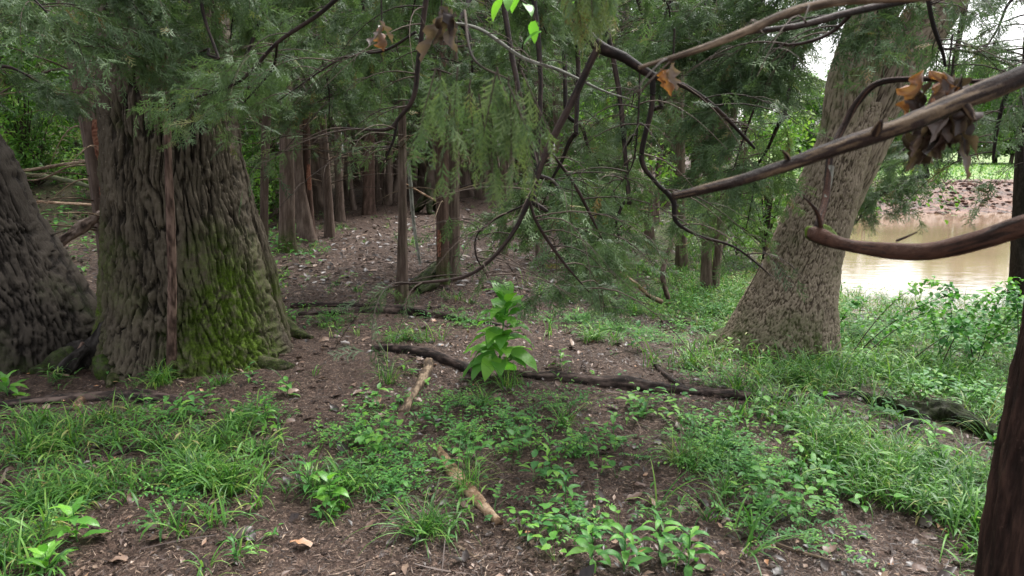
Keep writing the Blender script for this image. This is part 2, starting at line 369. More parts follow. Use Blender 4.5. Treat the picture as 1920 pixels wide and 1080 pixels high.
def grass(g, P2, nb=14, L=(0.09, 0.22), W=(0.004, 0.009), tint=(0.25, 0.85), spread=0.02, m=5):
    P2 = patchy(free(P2))
    if not len(P2): return
    B = rep(on(P2), nb); n = len(B); B = B + np.column_stack([rng.normal(0, spread, n), rng.normal(0, spread, n), np.zeros(n)])
    s = np.repeat(U(0.45, 1.35, len(P2)), nb); tt = np.repeat(U(-.18, .18, len(P2)), nb)
    leaves(g, B, U(0, 2*PI, n), U(0.75, 1.5, n), U(*L, n)*s, U(*W, n), U(0.6, 2.7, n), np.where(U(0, 1, n) < .05, U(.93, 1, n), np.clip(U(*tint, n)+tt, 0, .92)), 'grass', m, roll=U(-.5, .5, n))
def stilt(g, P2, ns=5, h=(0.10, 0.24), nl=6, LL=(0.045, 0.085), LW=(0.009, 0.015), tint=(0.3, 0.9), kind='lance'):
    P2 = patchy(free(P2))
    if not len(P2): return
    B = rep(on(P2), ns); n = len(B); B = B + np.column_stack([rng.normal(0, .025, n), rng.normal(0, .025, n), np.zeros(n)])
    sc_ = np.repeat(U(0.7, 1.25, len(P2)), ns)
    az = U(0, 2*PI, n); el = U(0.8, 1.45, n); hh = U(*h, n)*sc_; dr = U(0.1, 0.8, n); tn = U(*tint, n)
    leaves(g, B, az, el, hh, 0.0028, dr, tn*0.8+0.15, 'stem', 4)
    for k in range(nl):
        t = (k+1.2)/(nl+0.4); phi = el - dr*t**1.3*0.5
        Q = B + np.column_stack([np.cos(az)*np.cos(phi)*hh*t, np.sin(az)*np.cos(phi)*hh*t, np.sin(phi)*hh*t])
        a2 = az + (1 if k % 2 else -1)*U(0.7, 1.6, n)
        leaves(g, Q, a2, U(0.1, 0.9, n), U(*LL, n)*sc_*(1.1-0.35*t), U(*LW, n)*sc_, U(0.5, 1.5, n), np.clip(tn+U(-.15, .15, n), 0, 1), kind, 3, fold=0.25, roll=U(-.4, .4, n))
def fern(g, P2, nf=5, h=(0.08, 0.2), pairs=5, ls=(0.014, 0.026), tint=(0.3, 0.95)):
    P2 = free(P2)
    if not len(P2): return
    B = rep(on(P2), nf); n = len(B); s = np.repeat(U(0.7, 1.3, len(P2)), nf)
    az = U(0, 2*PI, n); el = U(0.55, 1.35, n); hh = U(*h, n)*s; dr = U(0.6, 1.5, n); tn = U(*tint, n)
    leaves(g, B, az, el, hh, 0.0022, dr, tn*0.7, 'stem', 3)
    for k in range(pairs):
        t = 0.35+0.65*(k+1)/pairs; phi = el - dr*t**1.3*0.5; ph2 = el - dr*t**1.3
        Q = B + np.column_stack([np.cos(az)*np.cos(phi)*hh*t, np.sin(az)*np.cos(phi)*hh*t, np.sin(phi)*hh*t])
        for sd in (-1, 1):
            leaves(g, Q, az+sd*U(0.7, 1.3, n), ph2*0.6+U(-.3, .3, n), U(*ls, n)*s*(1.25-0.5*t), U(0.008, 0.014, n)*s, U(0, .8, n), np.clip(tn+U(-.15, .15, n), 0, 1), 'ovate', 2, fold=0.2)
def rosette(g, P2, nl=6, h=(0.03, 0.12), LL=(0.04, 0.08), LW=(0.018, 0.034), tint=(0.3, 0.95)):
    P2 = free(P2)
    if not len(P2): return
    B = rep(on(P2), nl); n = len(B); s = np.repeat(U(0.6, 1.3, len(P2)), nl); az = U(0, 2*PI, n); el = U(0.7, 1.4, n); hh = U(*h, n)*s
    tn = np.clip(np.repeat(U(*tint, len(P2)), nl)+U(-.1, .1, n), 0, 1)
    leaves(g, B, az, el, hh, 0.0024, 0.2, tn, 'stem', 2)
    Q = B + np.column_stack([np.cos(az)*np.cos(el-.05)*hh, np.sin(az)*np.cos(el-.05)*hh, np.sin(el-.05)*hh])
    leaves(g, Q, az+U(-.4, .4, n), U(-.1, .6, n), U(*LL, n)*s, U(*LW, n)*s, U(0.3, 1.1, n), tn, 'ovate', 3, fold=0.22, roll=U(-.25, .25, n))

# ------------------------------------------------------------------ ground, bank, field, water
xs = np.unique(np.concatenate([np.linspace(-5.2, 5.6, 250), np.linspace(5.6, 14, 60), np.linspace(-14, -5.2, 60), 14+np.geomspace(0.4, 160, 34), -14-np.geomspace(0.4, 160, 34)]))
ys = np.unique(np.concatenate([np.linspace(1.8, 8.5, 180), np.linspace(8.5, 14, 60), np.linspace(-12, 1.8, 40), 14+np.geomspace(0.15, 300, 100)]))
X, Y = np.meshgrid(xs, ys); X = X.ravel(); Y = Y.ravel()
Z = HF(X, Y)
pp = np.stack([X, Y, 0*X], 1)
s_ = pond_s(X, Y); a_ = X/np.maximum(Y, 1.5)
zone = np.where((Y > 15) & (s_ < 7.5 + 1.5*fbm(pp*0.5, 2, 4)) & (s_ > -3) & (X > 6.5) & (Y > 21), 1, 0)
zone = np.where((zone == 0) & (Y > 22) & (a_ > 0.32), 2, zone)
moss = np.clip(ss(1.0, 3.6, X+0.8*fbm(pp*1.1, 3, 31))*ss(0.2, 1.5, s_)*ss(26, 12, Y)*ss(3.6, 6.0, Y+0.6*X-1.5) + ss(-4, -9, X + 1.5*fbm(pp*.7, 3, 8))*ss(9, 13, Y)*0.3, 0, 1)*np.clip(0.62+0.8*fbm(pp*3, 3, 14), 0, 1)
nx, ny = len(xs), len(ys)
i = (np.arange(ny-1)[:, None]*nx + np.arange(nx-1)[None]).ravel()
Q = np.stack([i, i+1, i+nx+1, i+nx], 1); zf = zone[i]
for zi, nm, mt, lab in ((0, 'forest_floor', 'soil', None), (1, 'mud_bank', 'bank', None), (2, 'pasture', 'field', None)):
    q = Q[zf == zi]; u, inv = np.unique(q, return_inverse=True)
    g = Geo(); g.add(np.stack([X, Y, Z], 1)[u], inv.reshape(-1, 4), 0.5, moss[u]); o = g.obj(nm, M[mt]); tag(o, kind='structure')
g = Geo(); g.add([(3, 8, -.55), (90, 8, -.55), (90, 26, -.55), (3, 26, -.55)], [(0, 1, 2, 3)]); o = g.obj('pond', M['water']); tag(o, kind='structure')

# ------------------------------------------------------------------ trunks
def trunk(g, cz, nth=24, nz=60, amp=0.004, cell=(30, 5), kind='cedar', lobes=None, flare=0.35, moss=None, seed=0, front=None, ztop=6.5, taper=0.5):
    """cz: list of (centre point, radius) from pixels, sorted bottom to top"""
    zz = np.array([c[2] for c, r in cz]); o_ = np.argsort(zz); zz = zz[o_]
    cx = np.array([c[0] for c, r in cz])[o_]; cy = np.array([c[1] for c, r in cz])[o_]; rr = np.array([r for c, r in cz])[o_]
    gz = H(cx[0], cy[0])[0]
    if ztop > zz[-1]:
        k = (ztop-zz[-1])/max(zz[-1]-zz[-2], .2); k = min(k, 6)
        cx = np.append(cx, cx[-1]+(cx[-1]-cx[-2])*k*0.7); cy = np.append(cy, cy[-1]+(cy[-1]-cy[-2])*k*0.7); rr = np.append(rr, rr[-1]*taper); zz = np.append(zz, ztop)
    zb = gz-0.12
    if front: zs = np.concatenate([np.linspace(zb, front, nz), np.linspace(front, ztop, 24)[1:]])
    else: zs = np.concatenate([zb+(min(ztop, 3.6)-zb)*np.linspace(0, 1, nz)**1.15, np.linspace(min(ztop, 3.6), ztop, 10)[1:]])
    cxx, cyy, r0 = np.interp(zs, zz, cx), np.interp(zs, zz, cy), np.interp(zs, zz, rr)
    ker = np.hanning(9); ker /= ker.sum(); pad = lambda a: np.convolve(np.pad(a, 4, mode='edge'), ker, 'valid')
    cxx, cyy, r0 = pad(cxx), pad(cyy), pad(r0)
    hgt = zs-gz
    r0 = r0*(1+flare*np.exp(-np.clip(hgt, 0, 9)/(0.22 if kind == 'cedar' else 0.3)))
    if front:
        th = np.concatenate([np.linspace(-PI, 0, int(nth*0.86), endpoint=False), np.linspace(0, PI, nth-int(nth*0.86), endpoint=False)])
        th = th - 0.15
    else: th = np.linspace(0, 2*PI, nth, endpoint=False)
    TH, HG = np.meshgrid(th, hgt); m, n = TH.shape
    R = np.repeat(r0[:, None], n, 1)
    if kind == 'cedar': R *= 1 + 0.10*np.sin(TH*3+seed)*np.exp(-HG*0.5) + 0.05*np.sin(TH*7+seed*2+HG)
    if lobes:
        for (a0, wdt, amt, hh) in lobes:
            d = np.abs((TH-a0+PI) % (2*PI)-PI)
            R += amt*np.exp(-(d/wdt)**2)*np.exp(-np.clip(HG, 0, 9)/hh)
    x = np.cos(TH)*R; y = np.sin(TH)*R; z = HG+gz
    p = np.stack([x.ravel(), y.ravel(), z.ravel()], 1)
    wp = p + 0.035*np.stack([fbm(p*3, 2, seed+1), fbm(p*3, 2, seed+2), 0*p[:, 0]], 1)
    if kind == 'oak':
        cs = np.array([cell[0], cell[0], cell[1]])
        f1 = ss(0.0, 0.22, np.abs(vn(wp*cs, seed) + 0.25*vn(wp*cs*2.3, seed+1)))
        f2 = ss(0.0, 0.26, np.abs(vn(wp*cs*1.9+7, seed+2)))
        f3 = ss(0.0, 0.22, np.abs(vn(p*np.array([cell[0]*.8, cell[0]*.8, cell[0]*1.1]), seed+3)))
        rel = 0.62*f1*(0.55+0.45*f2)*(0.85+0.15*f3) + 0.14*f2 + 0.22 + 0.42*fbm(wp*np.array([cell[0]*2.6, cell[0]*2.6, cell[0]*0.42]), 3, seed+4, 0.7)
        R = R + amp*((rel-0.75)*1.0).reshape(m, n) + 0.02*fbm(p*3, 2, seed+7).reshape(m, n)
    else:
        rel = 0.5+0.5*fbm(wp*np.array([cell[0], cell[0], cell[1]]), 4, seed, 0.6)
        R = R + amp*(rel-0.5).reshape(m, n)*2
    V = np.stack([cxx[:, None]+np.cos(TH)*R, cyy[:, None]+np.sin(TH)*R, z], -1).reshape(-1, 3)
    ii = np.arange(m-1)[:, None]*n; j = np.arange(n)[None]; j2 = (j+1) % n
    Qf = np.stack([ii+j, ii+j2, ii+n+j2, ii+n+j], -1).reshape(-1, 4)
    mo = moss(TH.ravel(), HG.ravel(), V) if moss else 0.0
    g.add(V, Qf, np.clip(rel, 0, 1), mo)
    return cxx, cyy, zs, r0
def px_path(rows, Yc):
    return [(P((l+r)/2, py, Yc), (r-l)/2*PT((l+r)/2, py, Yc)/F) for py, l, r in rows]

# big oak
YO = 5.55
og = Geo()
def moss_oak(th, hg, V):
    n = fbm(V*3.2, 3, 44)
    side = np.exp(-((np.abs((th+0.75+PI) % (2*PI)-PI))/0.6)**2)
    left = np.exp(-((np.abs((th+2.75+PI) % (2*PI)-PI))/0.5)**2)
    return np.clip((side*ss(1.5, 0.25, hg)*1.6 + left*ss(1.9, 0.5, hg)*0.9 + 0.25*ss(0.9, 0.1, hg)) + n*0.8 - 0.22, 0, 1)
oak_rows = [(-140, 205, 420), (0, 200, 420), (100, 200, 424), (200, 202, 431), (300, 206, 441), (400, 210, 460), (500, 212, 484), (560, 212, 497), (620, 208, 510), (665, 206, 520)]
oc = px_path(oak_rows, YO)
oak = thing('oak_tree', 'massive dark furrowed oak with a mossy green foot', 'tree', (oc[-1][0][0], YO, H(oc[-1][0][0], YO)[0]))
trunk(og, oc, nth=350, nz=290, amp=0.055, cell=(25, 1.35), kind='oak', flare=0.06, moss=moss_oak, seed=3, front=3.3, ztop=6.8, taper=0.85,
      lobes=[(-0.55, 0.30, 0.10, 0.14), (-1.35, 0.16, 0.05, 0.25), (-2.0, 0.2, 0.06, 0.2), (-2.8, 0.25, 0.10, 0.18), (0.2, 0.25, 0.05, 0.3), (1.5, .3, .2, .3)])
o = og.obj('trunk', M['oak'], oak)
DISCS.append((oc[-1][0][0], YO, 0.72))
def roots(name, parent, specs, mat, seed=0, own=None):
    for k, pts in enumerate(specs):
        g = Geo(); Qp = [P(*p[:3]) if len(p) == 4 and p[2] else np.append(G(p[0], p[1])[:2], G(p[0], p[1])[2]) for p in pts]
        Qp = [q if p[2] else q+np.array([0, 0, 0.0]) for q, p in zip(Qp, pts)]
        rr = [p[3]*np.linalg.norm(q-np.array([0, 0, CAMZ]))/F for q, p in zip(Qp, pts)]
        tube(g, Qp, rr, 20, 50, 0.22, seed=seed+k, moss=0.35, fs=25)
        g.obj('root', mat, parent)
roots('root', oak, [[(440, 670, 0, 30), (490, 686, 0, 22), (530, 690, 0, 14), (552, 688, 0, 5)],
                    [(470, 610, 0, 44), (520, 616, 0, 28), (550, 628, 0, 15), (585, 634, 0, 4)],
                    [(240, 690, 0, 16), (215, 708, 0, 12), (205, 728, 0, 5)]], M['oak'], 5)
# second buttress stem at the right edge of the oak
bg_ = Geo(); YB = 6.0
bc_ = px_path([(300, 425, 455), (400, 440, 478), (500, 455, 515), (560, 460, 525), (620, 470, 538)], YB)
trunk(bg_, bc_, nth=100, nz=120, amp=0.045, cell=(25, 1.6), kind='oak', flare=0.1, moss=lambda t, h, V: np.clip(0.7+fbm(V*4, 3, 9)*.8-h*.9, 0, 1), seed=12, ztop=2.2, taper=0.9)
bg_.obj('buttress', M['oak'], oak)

# left leaning oak
YL = 5.5
lc = px_path([(-60, -420, -250), (120, -310, -110), (300, -200, 8), (400, -170, 52), (500, -145, 112), (570, -130, 155), (620, -125, 182), (665, -120, 195)], YL)
lo = thing('oak_tree', 'dark oak leaning out of the left edge of the picture', 'tree', (lc[-1][0][0], YL, H(lc[-1][0][0], YL)[0]))
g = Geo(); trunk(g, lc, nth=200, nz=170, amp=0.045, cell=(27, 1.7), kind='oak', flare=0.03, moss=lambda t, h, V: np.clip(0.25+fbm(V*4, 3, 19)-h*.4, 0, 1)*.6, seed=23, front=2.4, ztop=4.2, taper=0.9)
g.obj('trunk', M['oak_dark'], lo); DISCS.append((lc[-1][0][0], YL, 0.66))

# leaning tree at the right
YR = 6.2
rc = px_path([(230, 1550, 1640), (330, 1503, 1612), (420, 1464, 1592), (500, 1430, 1569), (560, 1398, 1562), (610, 1372, 1560), (640, 1356, 1558)], YR)
rt = thing('leaning_tree', 'thick pale barked leaning tree beside the pond, forked above', 'tree', (rc[-1][0][0], YR, H(rc[-1][0][0], YR)[0]))
moss_r = lambda t, h, V: np.clip(ss(0.8, 0.05, h)*0.9*(np.cos(t-PI) > -0.4)+fbm(V*5, 3, 29)*.7-0.15, 0, 1)
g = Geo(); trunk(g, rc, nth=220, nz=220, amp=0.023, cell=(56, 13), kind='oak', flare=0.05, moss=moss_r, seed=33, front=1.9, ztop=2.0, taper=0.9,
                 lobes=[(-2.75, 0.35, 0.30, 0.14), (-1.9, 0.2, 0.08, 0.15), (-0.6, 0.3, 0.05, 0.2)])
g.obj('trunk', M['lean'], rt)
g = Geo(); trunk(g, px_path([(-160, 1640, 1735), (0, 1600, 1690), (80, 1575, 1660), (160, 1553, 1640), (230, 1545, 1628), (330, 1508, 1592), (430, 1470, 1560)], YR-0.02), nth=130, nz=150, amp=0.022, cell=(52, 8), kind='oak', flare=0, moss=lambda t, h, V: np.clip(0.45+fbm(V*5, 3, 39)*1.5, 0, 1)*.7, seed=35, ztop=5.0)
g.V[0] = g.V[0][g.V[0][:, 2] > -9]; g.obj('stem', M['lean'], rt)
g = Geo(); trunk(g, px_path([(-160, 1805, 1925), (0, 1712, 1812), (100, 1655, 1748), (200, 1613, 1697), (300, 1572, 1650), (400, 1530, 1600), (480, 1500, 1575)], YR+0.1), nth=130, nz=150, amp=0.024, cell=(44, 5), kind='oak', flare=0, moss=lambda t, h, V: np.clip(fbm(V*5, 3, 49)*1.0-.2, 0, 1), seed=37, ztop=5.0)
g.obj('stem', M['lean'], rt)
roots('root', rt, [[(1420, 640, 0, 34), (1360, 640, 0, 22), (1310, 648, 0, 10), (1270, 656, 0, 4)]], M['oak'], 15)
DISCS.append((rc[-1][0][0], YR, 0.5))

# ------------------------------------------------------------------ cedar sprays and crowns
def spray_template(nodes=9, sub=2, seed=1, wid=0.02):
    r = np.random.default_rng(seed); T = []
    def strand(p, a, L, w, z=0.0):
        d = np.array([math.cos(a), math.sin(a), z]); n = np.array([-math.sin(a), math.cos(a), r.uniform(-.5, .5)])
        T.append([p - n*w, p + n*w, p + d*L])
    for k in range(nodes):
        t = (k+0.6)/nodes; p = np.array([t*0.85, 0, -0.10*t*t]); sgn = 1 if k % 2 else -1
        a = sgn*r.uniform(0.45, 0.85); L = 0.44*(1.05-0.6*t)*r.uniform(.75, 1.2)
        strand(p, a, L, wid*0.9, -0.15)
        for j in range(sub):
            u = (j+1)/(sub+1)*0.85; q = p + np.array([math.cos(a), math.sin(a), -.15])*L*u
            strand(q, a + (1 if j % 2 else -1)*r.uniform(0.4, 0.7), L*0.5*r.uniform(.7, 1.2), wid*0.8, r.uniform(-.35, .1))
    strand(np.array([0, 0, 0.]), 0.02, 1.0, wid*0.5, -0.1)
    return np.array(T)
def rotm(az, pitch, roll):
    ca, sa, cp, sp, cr, sr = np.cos(az), np.sin(az), np.cos(pitch), np.sin(pitch), np.cos(roll), np.sin(roll)
    x = np.stack([ca*cp, sa*cp, sp], -1)
    y0 = np.stack([-sa, ca, 0*sa], -1); z0 = np.cross(x, y0)
    y = y0*cr[:, None] + z0*sr[:, None]; z = np.cross(x, y)
    return np.stack([x, y, z], -1)
def sprays(g, pos, az, pitch, roll, size, tint, tmpl):
    n = len(pos); m = len(tmpl)
    R = rotm(az, pitch, roll); V = np.einsum('nij,mkj->nmki', R, tmpl)*size[:, None, None, None] + pos[:, None, None, :]
    tt = np.repeat(np.clip(tint, 0, 1), m*3)
    g.add(V.reshape(-1, 3), np.arange(n*m*3).reshape(-1, 3), tt)
T_fine = [spray_template(9, 2, 1, 0.021), spray_template(9, 2, 2, 0.021)]
T_mid = [spray_template(7, 2, 3, 0.030), spray_template(7, 2, 4, 0.030)]
T_fat = [spray_template(9, 1, 8, 0.026), spray_template(9, 1, 9, 0.026)]
T_far = [spray_template(6, 1, 5, 0.045), spray_template(6, 1, 6, 0.045)]
def crown(seed, z0, z1, rmax, nbr, tm, ssz, per, twsides=4, dead=0.25):
    """foliage and branches of a cedar, trunk at the origin"""
    global rng
    old = rng; rng = np.random.default_rng(seed); gf, gb = Geo(), Geo(); PP, AA, PI_, SZ, TT = [], [], [], [], []
    for b in range(nbr):
        t = ((b+U(0, 1))/nbr)**1.25; z = z0 + (z1-z0)*t; a = b*2.4+U(-.5, .5); L = rmax*(1.0-0.75*t**1.5)*U(.55, 1.1)
        rise = U(-.05, .35); k = np.linspace(0, 1, 6)
        pts = np.stack([np.cos(a+0.25*k*U(-1, 1))*L*k, np.sin(a+0.25*k*U(-1, 1))*L*k, z + L*(rise*k - U(.35, .75)*k**2)], 1)
        tube(gb, pts, 0.016*(1-0.85*k)*(0.6+0.4*L/rmax), twsides, None, tint=U(0.2, .8), cap=False)
        live = U(0, 1) > dead or t > 0.35
        nt_ = int(4+L*4)
        for j in range(nt_):
            u = U(.28, 1); c = np.array([np.interp(u, k, pts[:, i]) for i in range(3)]); a2 = a + (1 if j % 2 else -1)*U(.4, 1.1); l2 = U(.25, .6)*(1.25-.6*u)*L/rmax*1.3
            k2 = np.linspace(0, 1, 4); q = np.stack([c[0]+np.cos(a2)*l2*k2, c[1]+np.sin(a2)*l2*k2, c[2]+l2*(.15*k2-U(.3, .9)*k2**2)], 1)
            tube(gb, q, 0.0055*(1-.7*k2), 3, None, tint=U(.2, .8), cap=False)
            if live:
                ns = max(2, int(per*l2/.35)); v = U(.1, 1.05, ns)
                pos = np.stack([np.interp(v, k2, q[:, i]) for i in range(3)], 1)+rng.normal(0, .03, (ns, 3))
                PP.append(pos); AA.append(a2+rng.normal(0, .9, ns)); PI_.append(U(-1.25, .1, ns)); SZ.append(U(.7, 1.3, ns)*ssz); TT.append(U(.15, .7)+rng.normal(0, .14, ns))
    pos = np.vstack(PP); az = np.concatenate(AA); pi_ = np.concatenate(PI_); sz = np.concatenate(SZ); tt = np.concatenate(TT)
    sel = rng.integers(0, 2, len(pos))
    for s in (0, 1):
        w = sel == s; sprays(gf, pos[w], az[w], pi_[w], U(-1.2, 1.2, w.sum()), sz[w], tt[w], tm[s])
    mf = gf.mesh('crown', M['cedarleaf'], smooth=False); mb = gb.mesh('branches', M['twig'])
    rng = old
    return mf, mb
CR_MID = [crown(100+k, 2.35+.15*k, 6.6, 1.8, 42, T_mid, 0.19, 5.2) for k in range(3)]
CR_FAR = [crown(200+k, 2.7+.3*k, 7.6, 2.2, 44, T_far, 0.28, 5) for k in range(3)]
CR_LOW = [crown(300+k, 0.5, 5.0, 1.7, 52, T_mid, 0.20, 5, dead=0.05) for k in range(1)]
print('crowns', time.time()-T0, sum(len(m[0].polygons) for m in CR_MID+CR_FAR+CR_LOW))

def add_crown(root, cr, rot, sx=1.0, sz=1.0, off=(0, 0, 0), name=('crown', 'branches')):
    for me, nm in zip(cr, name):
        o = bpy.data.objects.new(nm, me); COL.objects.link(o); o.parent = root; o.rotation_euler = (0, 0, rot); o.scale = (sx, sx, sz); o.location = off
        if nm == 'branches': o['kind'] = 'stuff'
def dead_branches(root, cx, cy, base, n, seed, zr=(0.9, 2.0), L=(0.5, 1.3), r=0.009):
    rr = np.random.default_rng(seed)
    for k in range(n):
        g = Geo(); a = rr.uniform(0, 2*PI); z = base+rr.uniform(*zr); l = rr.uniform(*L); t = np.linspace(0, 1, 6)
        cv = rr.uniform(-.6, .6)
        pts = np.stack([cx+np.cos(a+cv*t)*l*t, cy+np.sin(a+cv*t)*l*t, z+l*(.35*t-rr.uniform(.1, .7)*t*t)], 1)
        tube(g, pts, r*(1-.75*t), 5, 12, 0.1, tint=rr.uniform(.3, .9), seed=k)
        for j in range(rr.integers(2, 5)):
            u = rr.uniform(.3, .9); c = np.array([np.interp(u, t, pts[:, i]) for i in range(3)]); a2 = a+rr.uniform(-1, 1); l2 = rr.uniform(.15, .45)
            t2 = np.linspace(0, 1, 4); tube(g, np.stack([c[0]+np.cos(a2)*l2*t2, c[1]+np.sin(a2)*l2*t2, c[2]+l2*(.1*t2-.3*t2**2)], 1), 0.004*(1-.7*t2), 4, 6, tint=.5)
        g.obj('dead_branch', M['dead'] if rr.uniform() > .4 else M['twig'], root)

# hand placed cedars: rows (py, left, right), label, kind
def mossfoot(amount=1.0): return lambda t, h, V: np.clip(amount*ss(0.5, 0.05, h)+fbm(V*6, 2, 3)*.5-.1, 0, 1)
CED = [
 ([(80, 122, 166), (200, 148, 190), (350, 170, 205), (450, 182, 214), (572, 196, 224)], 'cedar with torn orange bark between the two dark oaks', 'cedar', 'm', 3, 0, 44),
 ([(0, 500, 512), (200, 492, 508), (350, 488, 503), (480, 486, 502), (562, 496, 512)], 'thin mossy cedar stem hugging the right side of the massive oak', 'cedar', 'm', 3, 1.3, 24),
 ([(180, 525, 548), (300, 524, 550), (475, 524, 553)], 'stout cedar with a mossy foot, first in the row right of the massive oak', 'cedar', 'm', 3, 1.2, 34),
 ([(250, 545, 562), (350, 552, 572), (455, 560, 592)], 'leaning cedar tucked behind the stout mossy footed one', 'cedar', 'm', 1, 0, 24),
 ([(200, 567, 580), (320, 570, 583), (452, 574, 592)], 'slim cedar with an orange scar at the left of the trail', 'cedar_red', 'm', 2, 0, 24),
 ([(230, 596, 612), (350, 606, 622), (446, 611, 628)], 'grey brown cedar with pale dead branches reaching over the trail', 'cedar', 'm', 4, 0, 24),
 ([(230, 626, 639), (330, 628, 642), (417, 630, 646)], 'dark narrow cedar fifth in the left row by the trail', 'cedar', 'm', 2, 0, 20),
 ([(240, 640, 648), (395, 658, 668)], 'spindly tilted cedar between the darker ones left of the trail', 'cedar', 'f', 1, 0, 16),
 ([(230, 681, 702), (404, 680, 702)], 'wide reddish cedar at the far end of the left row', 'cedar_red', 'f', 2, 0, 24),
 ([(230, 703, 720), (384, 704, 722)], 'cedar with spreading roots right behind the wide reddish one', 'cedar', 'f', 2, 0, 20),
 ([(0, 744, 758), (200, 747, 761), (400, 748, 763), (572, 743, 765)], 'straight slender cedar standing alone behind the flat double log', 'cedar', 'm', 4, 0.5, 34),
 ([(60, 816, 838), (300, 818, 841), (534, 821, 842)], 'left stem of the fused pair of cedars in the middle', 'cedar_red', 'm', 3, 0.9, 40),
 ([(60, 838, 858), (300, 839, 861), (528, 838, 862)], 'right stem of the fused pair of cedars in the middle', 'cedar', 'm', 3, 0.4, 40),
 ([(280, 940, 948), (478, 938, 951)], 'thin cedar in the clearing to the right of the fused pair', 'cedar', 'm', 2, 0, 20),
 ([(240, 1005, 1015), (495, 1004, 1018)], 'thin dark cedar half hidden by hanging green boughs', 'cedar', 'm', 2, 0, 20),
 ([(200, 1036, 1064), (330, 1044, 1072), (428, 1052, 1084)], 'broad shaded cedar with a yellow mossy root behind the hanging boughs', 'cedar', 'm', 2, 1.3, 30),
 ([(240, 1207, 1222), (460, 1208, 1226)], 'dark cedar beside the bright patch of bare ground', 'cedar', 'm', 2, 0, 24),
 ([(300, 1262, 1284), (400, 1266, 1284), (505, 1268, 1290)], 'stubby grey cedar with a bent broken limb', 'cedar', None, 2, 0.6, 30),
 ([(200, 1322, 1336), (350, 1318, 1332), (545, 1315, 1335)], 'dark straight cedar left of the leaning tree', 'cedar', 'm', 4, 0.2, 26),
 ([(200, 1372, 1384), (350, 1352, 1366), (545, 1333, 1347)], 'slim cedar slanting away from its darker neighbour left of the leaning tree', 'cedar', 'm', 3, 0, 24),
 ([(300, 1906, 1934), (450, 1900, 1932), (572, 1896, 1930)], 'black wet cedar at the right edge beside the pond', 'black', 'm', 0, 0, 24),
]
CEDROOT = []
for k, (rows, lab, mt, cr, nd_, mo, nth) in enumerate(CED):
    last = rows[-1]; b = G((last[1]+last[2])/2, last[0]); Yc = b[1] + (last[2]-last[1])/2*b[1]/F
    cz = px_path(rows, Yc)
    root = thing('cedar_tree', lab, 'cedar', (cz[-1][0][0], Yc, H(cz[-1][0][0], Yc)[0]))
    g = Geo(); cxx, cyy, zs, r0 = trunk(g, cz, nth=nth, nz=130 if Yc < 10 else 80, amp=0.007, cell=(36, 3.5), flare=0.3, moss=mossfoot(mo) if mo else None, seed=50+k)
    g.obj('trunk', M[mt], root); CEDROOT.append((root, cxx, cyy, zs, r0))
    DISCS.append((cz[-1][0][0], Yc, cz[-1][1]*1.2+.02))
    dx = float(np.interp(2.4, zs, cxx)-cz[-1][0][0])
    base = root.location.z
    if cr == 'm': add_crown(root, CR_MID[k % 3], U(0, 6.28), U(.85, 1.1), U(.95, 1.05), (dx, 0, .55 if 12 < k < 20 else 0.0))
    if cr == 'f': add_crown(root, CR_FAR[k % 3], U(0, 6.28), U(.8, 1.0), U(.95, 1.05), (dx, 0, 0))
    if nd_: dead_branches(root, float(np.interp(base+1.5, zs, cxx)), Yc, base, nd_+2, 900+k)
dead_branches(CEDROOT[0][0], CEDROOT[0][0].location.x, CEDROOT[0][0].location.y, CEDROOT[0][0].location.z, 18, 4242, (.7, 2.7), (.8, 2.2), .012)
dead_branches(CEDROOT[5][0], CEDROOT[5][0].location.x, CEDROOT[5][0].location.y, CEDROOT[5][0].location.z, 8, 4243, (.9, 2.2), (.8, 2.0), .011)
def scar(idx, z0, z1, ang, w, label=None):
    root, cxx, cyy, zs, r0 = CEDROOT[idx]; g = Geo(); z = np.linspace(z0, z1, 24); a = np.linspace(-w, w, 7)
    A, Zg = np.meshgrid(a, z); t = (Zg-z0)/(z1-z0)
    A = ang + A*(0.35+0.65*np.sin(PI*np.clip(t, .05, .95))**.5)*(1+.35*fbm(np.stack([Zg.ravel()*14, A.ravel()*2, 0*A.ravel()], 1), 2, 3).reshape(A.shape))
    R = np.interp(Zg, zs, r0)*1.10+.006
    V = np.stack([np.interp(Zg, zs, cxx)+np.cos(A)*R, np.interp(Zg, zs, cyy)+np.sin(A)*R, Zg], -1).reshape(-1, 3)
    i = (np.arange(23)[:, None]*7+np.arange(6)[None]).ravel()
    g.add(V, np.stack([i, i+1, i+8, i+7], 1), U(0, 1, len(V))); o = g.obj('torn_bark_scar', M['orange'], root)
    o['label'] = label or 'orange strip of bare wood'
zof = lambda py, Y: P(0, py, Y)[2]
yy = CEDROOT[0][0].location.y; scar(0, zof(300, yy), zof(225, yy), -0.75, .4); scar(0, zof(372, yy), zof(340, yy), -0.75, .4)
yy = CEDROOT[4][0].location.y; scar(4, zof(356, yy), zof(308, yy), -1.0, .6)
yy = CEDROOT[11][0].location.y; scar(11, zof(480, yy), zof(430, yy), -2.1, .35)

